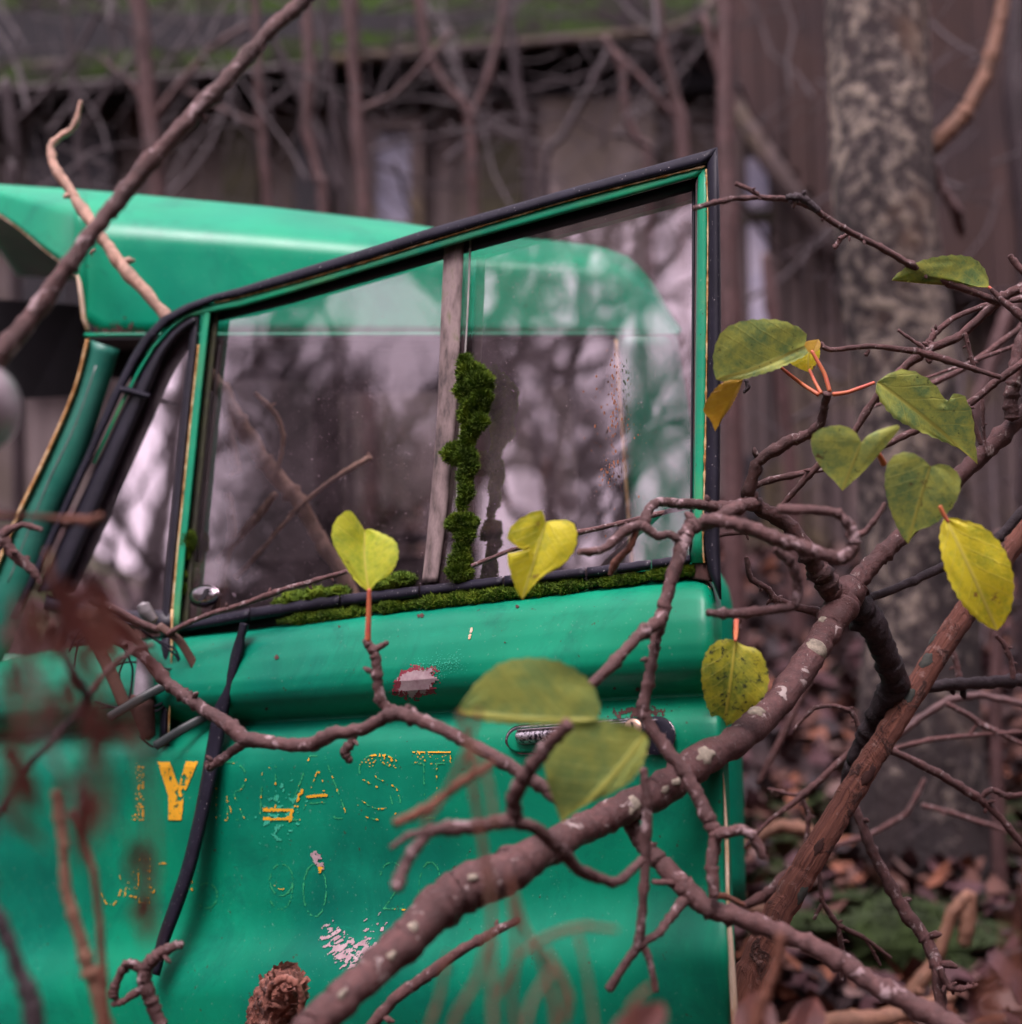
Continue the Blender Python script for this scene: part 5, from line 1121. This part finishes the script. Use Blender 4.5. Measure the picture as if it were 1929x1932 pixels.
# ---- lower right twigs
low_t = thing('twig_tangle', 'tangle of dark drooping twigs at the lower right behind the peeled pole', 'branch', P(1700, 1500, 1.8))
for tr, d, bd in (([(1605, 1500, 9), (1614, 1526, 9), (1649, 1611, 10), (1699, 1706, 12), (1749, 1776, 12), (1769, 1826, 13), (1779, 1916, 11), (1784, 1970, 10)], (1.75, 1.65), 5), ([(1772, 1826, 7), (1790, 1862, 7), (1815, 1866, 6), (1845, 1858, 3)], 1.66, 5), ([(1640, 1400, 7), (1680, 1415, 7), (1764, 1456, 8), (1810, 1483, 8), (1854, 1511, 8), (1890, 1545, 7), (1935, 1600, 6)], 1.75, 6),
                  ([(1850, 1505, 5), (1872, 1490, 5), (1898, 1502, 6), (1940, 1498, 5)], 1.75, 3), ([(1612, 1412, 6), (1549, 1471, 6), (1509, 1506, 6), (1444, 1556, 4), (1405, 1600, 3)], 1.85, 3), ([(1512, 1503, 5), (1526, 1540, 5), (1520, 1600, 4)], 1.85, 2), ([(1532, 1490, 4), (1500, 1500, 4), (1450, 1488, 3)], 1.9, 1),
                  ([(1498, 1378, 3), (1520, 1352, 4), (1540, 1335, 4), (1575, 1332, 4), (1605, 1342, 5), (1620, 1370, 5), (1618, 1405, 4)], 1.7, 4), ([(1546, 1640, 4), (1552, 1700, 5), (1582, 1745, 5), (1632, 1770, 4), (1682, 1808, 3)], 1.72, 3), ([(1582, 1745, 5), (1590, 1800, 5), (1588, 1852, 4)], 1.72, 3), ([(1632, 1770, 3), (1650, 1800, 3), (1662, 1822, 2.5)], 1.72, 1), ([(1552, 1705, 4), (1536, 1735, 3)], 1.72, 2),
                  ([(1690, 1412, 5), (1760, 1395, 5), (1830, 1388, 4), (1940, 1380, 4)], 1.95, 1), ([(1640, 1430, 6), (1730, 1360, 7), (1790, 1322, 7), (1850, 1312, 7), (1940, 1330, 6)], 2.1, 1), ([(1788, 1328, 5), (1830, 1350, 5), (1850, 1366, 6), (1880, 1380, 5), (1940, 1408, 4)], 1.95, 4), ([(1848, 1362, 3), (1830, 1385, 3)], 1.95, 1), ([(1880, 1200, 4), (1895, 1215, 5), (1908, 1245, 5), (1912, 1280, 5)], 1.68, 4),
                  ([(1560, 1600, 5), (1640, 1575, 5), (1710, 1535, 5), (1745, 1470, 4)], 2.3, 1), ([(1740, 1520, 5), (1800, 1535, 5), (1910, 1572, 4)], 2.2, 1), ([(1790, 1210, 5), (1805, 1250, 6), (1812, 1290, 6)], 1.8, 1), ([(1430, 1480, 5), (1520, 1300, 8), (1560, 1200, 8)], 2.2, 1), ([(1400, 1712, 8), (1450, 1685, 11), (1500, 1640, 12), (1540, 1610, 10)], 1.85, 3), ([(1348, 1012, 3), (1400, 1004, 5), (1450, 1010, 4)], 1.6, 6), ([(890, 1068, 4), (960, 1040, 4), (1060, 1012, 5), (1180, 985, 5), (1300, 955, 5)], 1.5, 3)):
    tw(tr, d, M_barkt if d != 2.1 else M_bgw, low_t, bd)
# fallen branches further back on the ground
for lab, tr, d, mt in (('tan dead branch on the ground behind the forked twigs at bottom right', [(1640, 1960, 14), (1700, 1900, 14), (1760, 1820, 13), (1800, 1720, 12), (1830, 1690, 12), (1820, 1780, 14)], 2.5, M_tan), ('flat broken branch lying at the bottom edge right of the door', [(1450, 1960, 18), (1560, 1930, 20), (1680, 1920, 16), (1800, 1880, 10)], 2.3, M_tan),
                       ('curved tan stick on the ground left of the pole', [(1380, 1705, 10), (1440, 1720, 12), (1500, 1690, 10)], 2.3, M_tan), ('pinkish curved root behind the hooked twig', [(1400, 1600, 10), (1470, 1560, 13), (1530, 1570, 12), (1560, 1610, 8)], 2.6, M_tan)):
    o = tw(tr, d, mt, None, 1, 'dead_branch'); tag(o, lab, 'branch')
# ---- left twig crossing the door with the lime leaf
lt = thing('side_branch', 'knobbly mauve branch crossing the door above the yellow letter', 'branch', P(1030, 1490, 1.25))
tw([(205, 1196, 8), (240, 1218, 9), (280, 1246, 11), (320, 1291, 11), (355, 1318, 11), (390, 1341, 12), (430, 1366, 13), (462, 1394, 15), (525, 1403, 12), (585, 1406, 14), (625, 1386, 14), (685, 1376, 12), (725, 1354, 12), (752, 1346, 13), (800, 1361, 13), (875, 1396, 12), (964, 1446, 13), (1030, 1490, 13), (1075, 1530, 12)], (1.42, 1.22), M_bblur, lt, 4, seg=14)
tw([(752, 1346, 11), (722, 1328, 10), (713, 1290, 10), (709, 1240, 10), (700, 1222, 9), (688, 1208, 6)], 1.32, M_bblur, lt, 1)
tw([(706, 1226, 7), (722, 1218, 6), (732, 1212, 4)], 1.32, M_bblur, lt)
tw([(465, 1400, 10), (440, 1416, 9), (415, 1435, 9), (396, 1446, 9), (390, 1438, 5)], 1.37, M_bblur, lt, 1)
tw([(668, 1382, 9), (662, 1402, 8), (650, 1420, 10), (662, 1438, 6)], 1.34, M_bblur, lt, 1)
leaf((697, 1116), (688, 1000), [(672, 1098), (648, 1062), (626, 1018), (632, 982), (657, 962), (672, 975)], [(712, 1100), (738, 1082), (752, 1052), (748, 1022), (722, 1006), (700, 998)], 1.32, ML_ly, lt, .02, .1, .25, seed=15, pet=[(694, 1210, 1.32, 6), (696, 1160, 1.32, 5), (697, 1112, 1.32, 4)])
st1 = tw([(318, 1196, 6), (350, 1178, 5), (400, 1158, 5), (470, 1136, 5), (500, 1125, 6), (545, 1110, 5), (600, 1094, 5), (655, 1078, 4)], (1.78, 1.68), M_barkt, None, 4, 'fallen_twig'); tag(st1, 'thin twig lying along the bottom of the vent and sliding windows', 'twig')
st2 = tw([(80, 1000, 5), (40, 990, 6), (5, 1010, 9), (25, 1045, 11), (60, 1075, 9), (75, 1100, 5)], 1.3, M_barkt, None, 4, 'curled_twig'); tag(st2, 'curled twig at the left edge beside the windscreen pillar', 'twig')
st3 = tw([(-40, 972, 6), (50, 974, 6), (120, 980, 7), (170, 982, 9), (192, 974, 8)], .95, M_rusty, None, 0, 'stub_twig'); tag(st3, 'blurred red brown stub pointing right across the windscreen pillar', 'twig')
# stick between door and cab, seen above and through the glass
M_stick = m_bark('brightened_stick_bark', (.80, .50, .38), (.50, .27, .19))  # tan bark made brighter to offset the shade and glass over it
sk = thing('leaning_stick', 'bent tan stick leaning between the truck roof and the open door', 'branch', P(650, 1100, 1.95))
twig([(153, 190, 2.05, 4), (140, 238, 2.05, 6), (97, 272, 2.04, 7), (103, 315, 2.03, 9), (140, 370, 2.02, 10), (180, 430, 2.0, 11), (225, 495, 1.99, 12), (300, 580, 1.98, 11), (415, 730, 1.97, 14), (445, 790, 1.96, 18), (500, 870, 1.96, 14), (560, 940, 1.95, 15), (600, 1010, 1.95, 14), (640, 1070, 1.95, 14), (680, 1150, 1.95, 14), (760, 1290, 1.95, 15)], M_stick, sk, 'stick', 1.2, 12, .2, 3)
for tr in ([(482, 742, 4), (520, 780, 5), (535, 820, 5), (530, 860, 4), (520, 900, 5)], [(445, 1090, 4), (500, 1030, 4), (560, 960, 4), (620, 910, 4), (660, 885, 5), (700, 862, 5)], [(410, 1060, 5), (450, 1015, 6), (490, 970, 8), (520, 930, 5)], [(430, 790, 8), (440, 850, 9), (450, 890, 6)], [(430, 930, 6), (440, 1000, 8), (420, 1080, 6), (400, 1180, 6)], [(178, 470, 4), (170, 478, 3)]): tw(tr, 1.94, M_stick, sk, 1)
# big blurred diagonal branch in front, top left
dg = tw([(620, -50, 12), (575, 0, 13), (500, 68, 14), (440, 138, 15), (345, 236, 15), (245, 350, 17), (190, 420, 15), (130, 500, 16), (50, 610, 18), (-40, 720, 20)], (1.22, 1.14), M_bblur, None, 1, 'diagonal_branch', seg=14); tag(dg, 'long blurred branch slanting across the top left in front of the roof', 'branch')

# ================================================================ near, strongly blurred dry plants
dl = thing('dead_leaf_cluster', 'cluster of withered dark brown leaves close to the lens at left', 'dead leaves', P(130, 1250, .78))
for i_, (u, v, L, w_, a, d) in enumerate([(20, 1230, 120, 26, 1.5, .52), (35, 1350, 130, 24, 1.7, .5), (10, 1460, 110, 22, 1.4, .52), (165, 1360, 120, 26, 1.35, .52), (205, 1450, 120, 22, 1.8, .5), (150, 1500, 110, 20, 1.3, .5), (290, 1600, 100, 18, 1.8, .56), (275, 1680, 110, 20, 1.5, .56), (120, 1290, 90, 22, 1.9, .55), (235, 1350, 90, 16, 1.2, .6), (80, 1075, 130, 24, .9, .66), (120, 1090, 120, 22, 1.3, .68), (170, 1110, 130, 24, 1.1, .66), (95, 1150, 110, 22, .5, .7), (150, 1170, 120, 20, .8, .72), (205, 1150, 120, 18, .9, .7), (130, 1130, 120, 20, 1.7, .64), (60, 1110, 110, 16, 1.4, .62), (245, 1200, 110, 14, .9, .75), (190, 1190, 60, 16, 1.9, .66)]):
    c_, s_ = math.cos(a), math.sin(a); f_ = lambda t, o_: (u + c_ * L * t - s_ * o_, v + s_ * L * t + c_ * o_)
    leaf((u, v), f_(1, 0), [f_(.2, w_ * .6), f_(.5, w_), f_(.8, w_ * .5)], [f_(.2, -w_ * .5), f_(.45, -w_ * .9), f_(.8, -w_ * .6)], d, ML_dead, dl, .02, .3, .3, seed=50 + i_)
rl = random.Random(77)
for i_ in range(30):
    u, v = rl.choice(((rl.uniform(-30, 60), rl.uniform(1150, 1650)), (rl.uniform(120, 225), rl.uniform(1200, 1520)), (rl.uniform(60, 230), rl.uniform(1060, 1200)), (rl.uniform(245, 300), rl.uniform(1560, 1720))))
    L, a, w_ = rl.uniform(70, 150), rl.gauss(1.5, .45), rl.uniform(9, 20); c_, s_ = math.cos(a), math.sin(a); f_ = lambda t, o_: (u + c_ * L * t - s_ * o_, v + s_ * L * t + c_ * o_)
    leaf((u, v), f_(1, 0), [f_(.2, w_ * .6), f_(.5, w_), f_(.8, w_ * .4)], [f_(.2, -w_ * .5), f_(.45, -w_ * .9), f_(.8, -w_ * .6)], rl.uniform(.6, .74), ML_dead, dl, .02, .35, .4, seed=200 + i_)
for i_ in range(10):
    u, v, a = rl.uniform(-20, 230), rl.uniform(1080, 1450), rl.gauss(1.5, .5); L = rl.uniform(150, 320); tw([(u + math.cos(a) * L * k / 3 + rl.uniform(-14, 14), v + math.sin(a) * L * k / 3, 4.5 - k) for k in range(4)], rl.uniform(.62, .78), M_bblur, dl, 0)
for tr in ([(190, 1150, 5), (205, 1300, 5), (185, 1400, 4), (200, 1560, 3)], [(40, 1130, 5), (30, 1260, 5), (45, 1400, 4), (20, 1560, 3)], [(240, 1300, 4), (270, 1450, 4), (290, 1600, 4), (275, 1780, 3)], [(90, 1200, 4), (70, 1330, 4), (20, 1420, 4)]): tw(tr, .56, M_rusty, dl, 0)
tw([(118, 1235, 6), (140, 1275, 6), (165, 1315, 8), (150, 1345, 6), (110, 1385, 7), (60, 1440, 6), (0, 1530, 6), (-60, 1620, 6)], (.95, 1.05), M_barkd, dl, 2)
tw([(165, 1315, 6), (200, 1270, 6), (250, 1230, 6), (290, 1215, 5)], 1.1, M_bblur, dl, 1)
tw([(250, 1200, 6), (180, 1160, 8), (130, 1160, 10), (100, 1110, 8), (90, 1040, 6)], .82, M_rusty, dl)
dst = thing('dry_stalk', 'pale tan dry stalk with a rounded tip at the lower left', 'dry plant', P(205, 1950, .98), 'dry stalks at the lower left')
tw([(107, 1494, 13), (112, 1530, 12), (120, 1600, 10), (125, 1680, 10), (142, 1740, 11), (165, 1820, 13), (190, 1900, 14), (205, 1970, 15)], .98, M_tan, dst, 1, seg=12)
dst2 = thing('dry_stalk', 'thin rusty stalk just right of the pale rounded one', 'dry plant', P(195, 1950, .95), 'dry stalks at the lower left')
tw([(132, 1530, 8), (150, 1570, 7), (175, 1640, 7), (187, 1730, 7), (195, 1850, 8), (200, 1970, 8)], .95, M_rusty, dst2, 0)
o = tw([(-30, 1690, 14), (5, 1750, 14), (35, 1830, 14), (60, 1890, 20), (66, 1970, 20)], .85, M_barkd, None, 0, 'dark_stalk'); tag(o, 'dark blurred stalk in the bottom left corner', 'dry plant')
gt = thing('gnarled_twig', 'gnarled grey twig with a hooked tip at the bottom left', 'twig', P(310, 1950, 1.3))
tw([(318, 1975, 13), (302, 1930, 13), (284, 1885, 13), (272, 1850, 14), (278, 1822, 13), (300, 1800, 11), (328, 1786, 9), (344, 1782, 7)], 1.3, M_bblur, gt, 2, seg=12)
tw([(272, 1835, 10), (250, 1818, 10), (235, 1826, 9), (222, 1850, 8), (214, 1874, 9), (222, 1890, 5)], 1.3, M_bblur, gt, 1)
tw([(275, 1862, 8), (250, 1878, 8), (232, 1890, 6), (212, 1896, 5)], 1.3, M_bblur, gt, 1)
dp = thing('dry_weed', 'rusty dry weed stems close to the lens at bottom centre', 'dry plant', P(960, 1960, .85))
rw = random.Random(21)
for tr, mt in (([(922, 1650, 5), (930, 1740, 6), (928, 1850, 6), (935, 1990, 7)], M_tan), ([(962, 1655, 5), (985, 1740, 6), (1020, 1810, 6), (1045, 1900, 6), (1050, 1990, 6)], M_rusty), ([(940, 1880, 5), (985, 1800, 5), (1040, 1765, 6), (1100, 1748, 5), (1165, 1755, 4)], M_rusty), ([(1030, 1790, 6), (1060, 1850, 8), (1072, 1890, 9), (1065, 1930, 7)], M_rusty), ([(965, 1690, 5), (975, 1800, 5), (965, 1880, 5), (985, 1990, 6)], M_rusty),
               ([(868, 1345, 6), (885, 1420, 6), (895, 1500, 6), (912, 1600, 6), (925, 1680, 6)], M_rusty), ([(905, 1340, 5), (880, 1420, 5), (845, 1490, 5), (800, 1560, 5)], M_rusty), ([(880, 1400, 5), (920, 1470, 5), (935, 1560, 5)], M_tan), ([(1090, 1760, 4), (1110, 1850, 4), (1128, 1990, 5)], M_tan), ([(842, 1990, 6), (860, 1920, 6), (900, 1850, 5), (925, 1760, 5)], M_rusty), ([(985, 1990, 5), (1000, 1900, 5), (1040, 1830, 4)], M_tan),
               ([(1200, 1990, 6), (1190, 1900, 5), (1230, 1860, 4)], M_rusty), ([(790, 1990, 5), (830, 1880, 5), (845, 1800, 4)], M_rusty), ([(1400, 1990, 6), (1420, 1920, 6), (1400, 1860, 4)], M_rusty)):
    tw(tr, rw.uniform(.74, .86), mt, dp)
o = tw([(1475, 1765, 10), (1462, 1830, 10), (1440, 1890, 11), (1405, 1990, 13)], .95, M_rusty, None, 0, 'rusty_stalk'); tag(o, 'rusty blurred stalk crossing the foot of the peeled pole', 'dry plant')
o = tw([(670, 1975, 10), (740, 1890, 11), (800, 1845, 11), (860, 1800, 10), (920, 1765, 9), (980, 1735, 7)], 1.33, M_barkt, None, 2, 'thin_branch'); tag(o, 'thin brown branch running just below the thick lichen spotted limb', 'branch')
# clumps of withered weeds at the foot, bottom right corner
wd_ = thing('withered_weed', 'blurred brown withered weed in the bottom right corner', 'dry plant', P(1900, 2000, 1.0))
for i_, tr in enumerate(([(1890, 1990, 8), (1880, 1880, 7), (1905, 1780, 5), (1900, 1720, 3)], [(1930, 1990, 8), (1925, 1880, 7), (1900, 1800, 5)], [(1850, 1990, 6), (1865, 1900, 5), (1850, 1830, 4)], [(1950, 1900, 7), (1930, 1780, 5), (1940, 1700, 4)])): tw(tr, .6, M_rusty, wd_)
for i_, (u, v, L, a) in enumerate(((1905, 1800, 90, .6), (1880, 1860, 80, 2.2), (1930, 1850, 90, 1.2), (1900, 1920, 90, 2.6), (1860, 1930, 80, .3))):
    c_, s_ = math.cos(a), math.sin(a); f_ = lambda t, o_: (u + c_ * L * t - s_ * o_, v + s_ * L * t + c_ * o_)
    leaf((u, v), f_(1, 0), [f_(.2, 10), f_(.5, 17), f_(.8, 10)], [f_(.2, -10), f_(.5, -15), f_(.8, -8)], .6, ML_dead, wd_, .02, .3, .3, seed=70 + i_)
wd2 = thing('withered_weed', 'rusty withered leaves at the bottom edge just right of the door', 'dry plant', P(1440, 2000, 1.0))
leaf((1440, 2000), (1420, 1870), [(1390, 1960), (1385, 1910)], [(1470, 1960), (1460, 1900)], 1.0, ML_dead, wd2, .05, .2, .3, seed=32)
leaf((1500, 2010), (1540, 1880), [(1480, 1960), (1500, 1900)], [(1540, 1970), (1560, 1920)], 1.05, ML_dead, wd2, .05, .2, .3, seed=33)
leaf((1170, 2000), (1250, 1890), [(1150, 1950), (1190, 1900)], [(1230, 1960), (1260, 1920)], .8, ML_dead, wd2, .05, .2, .3, seed=34)
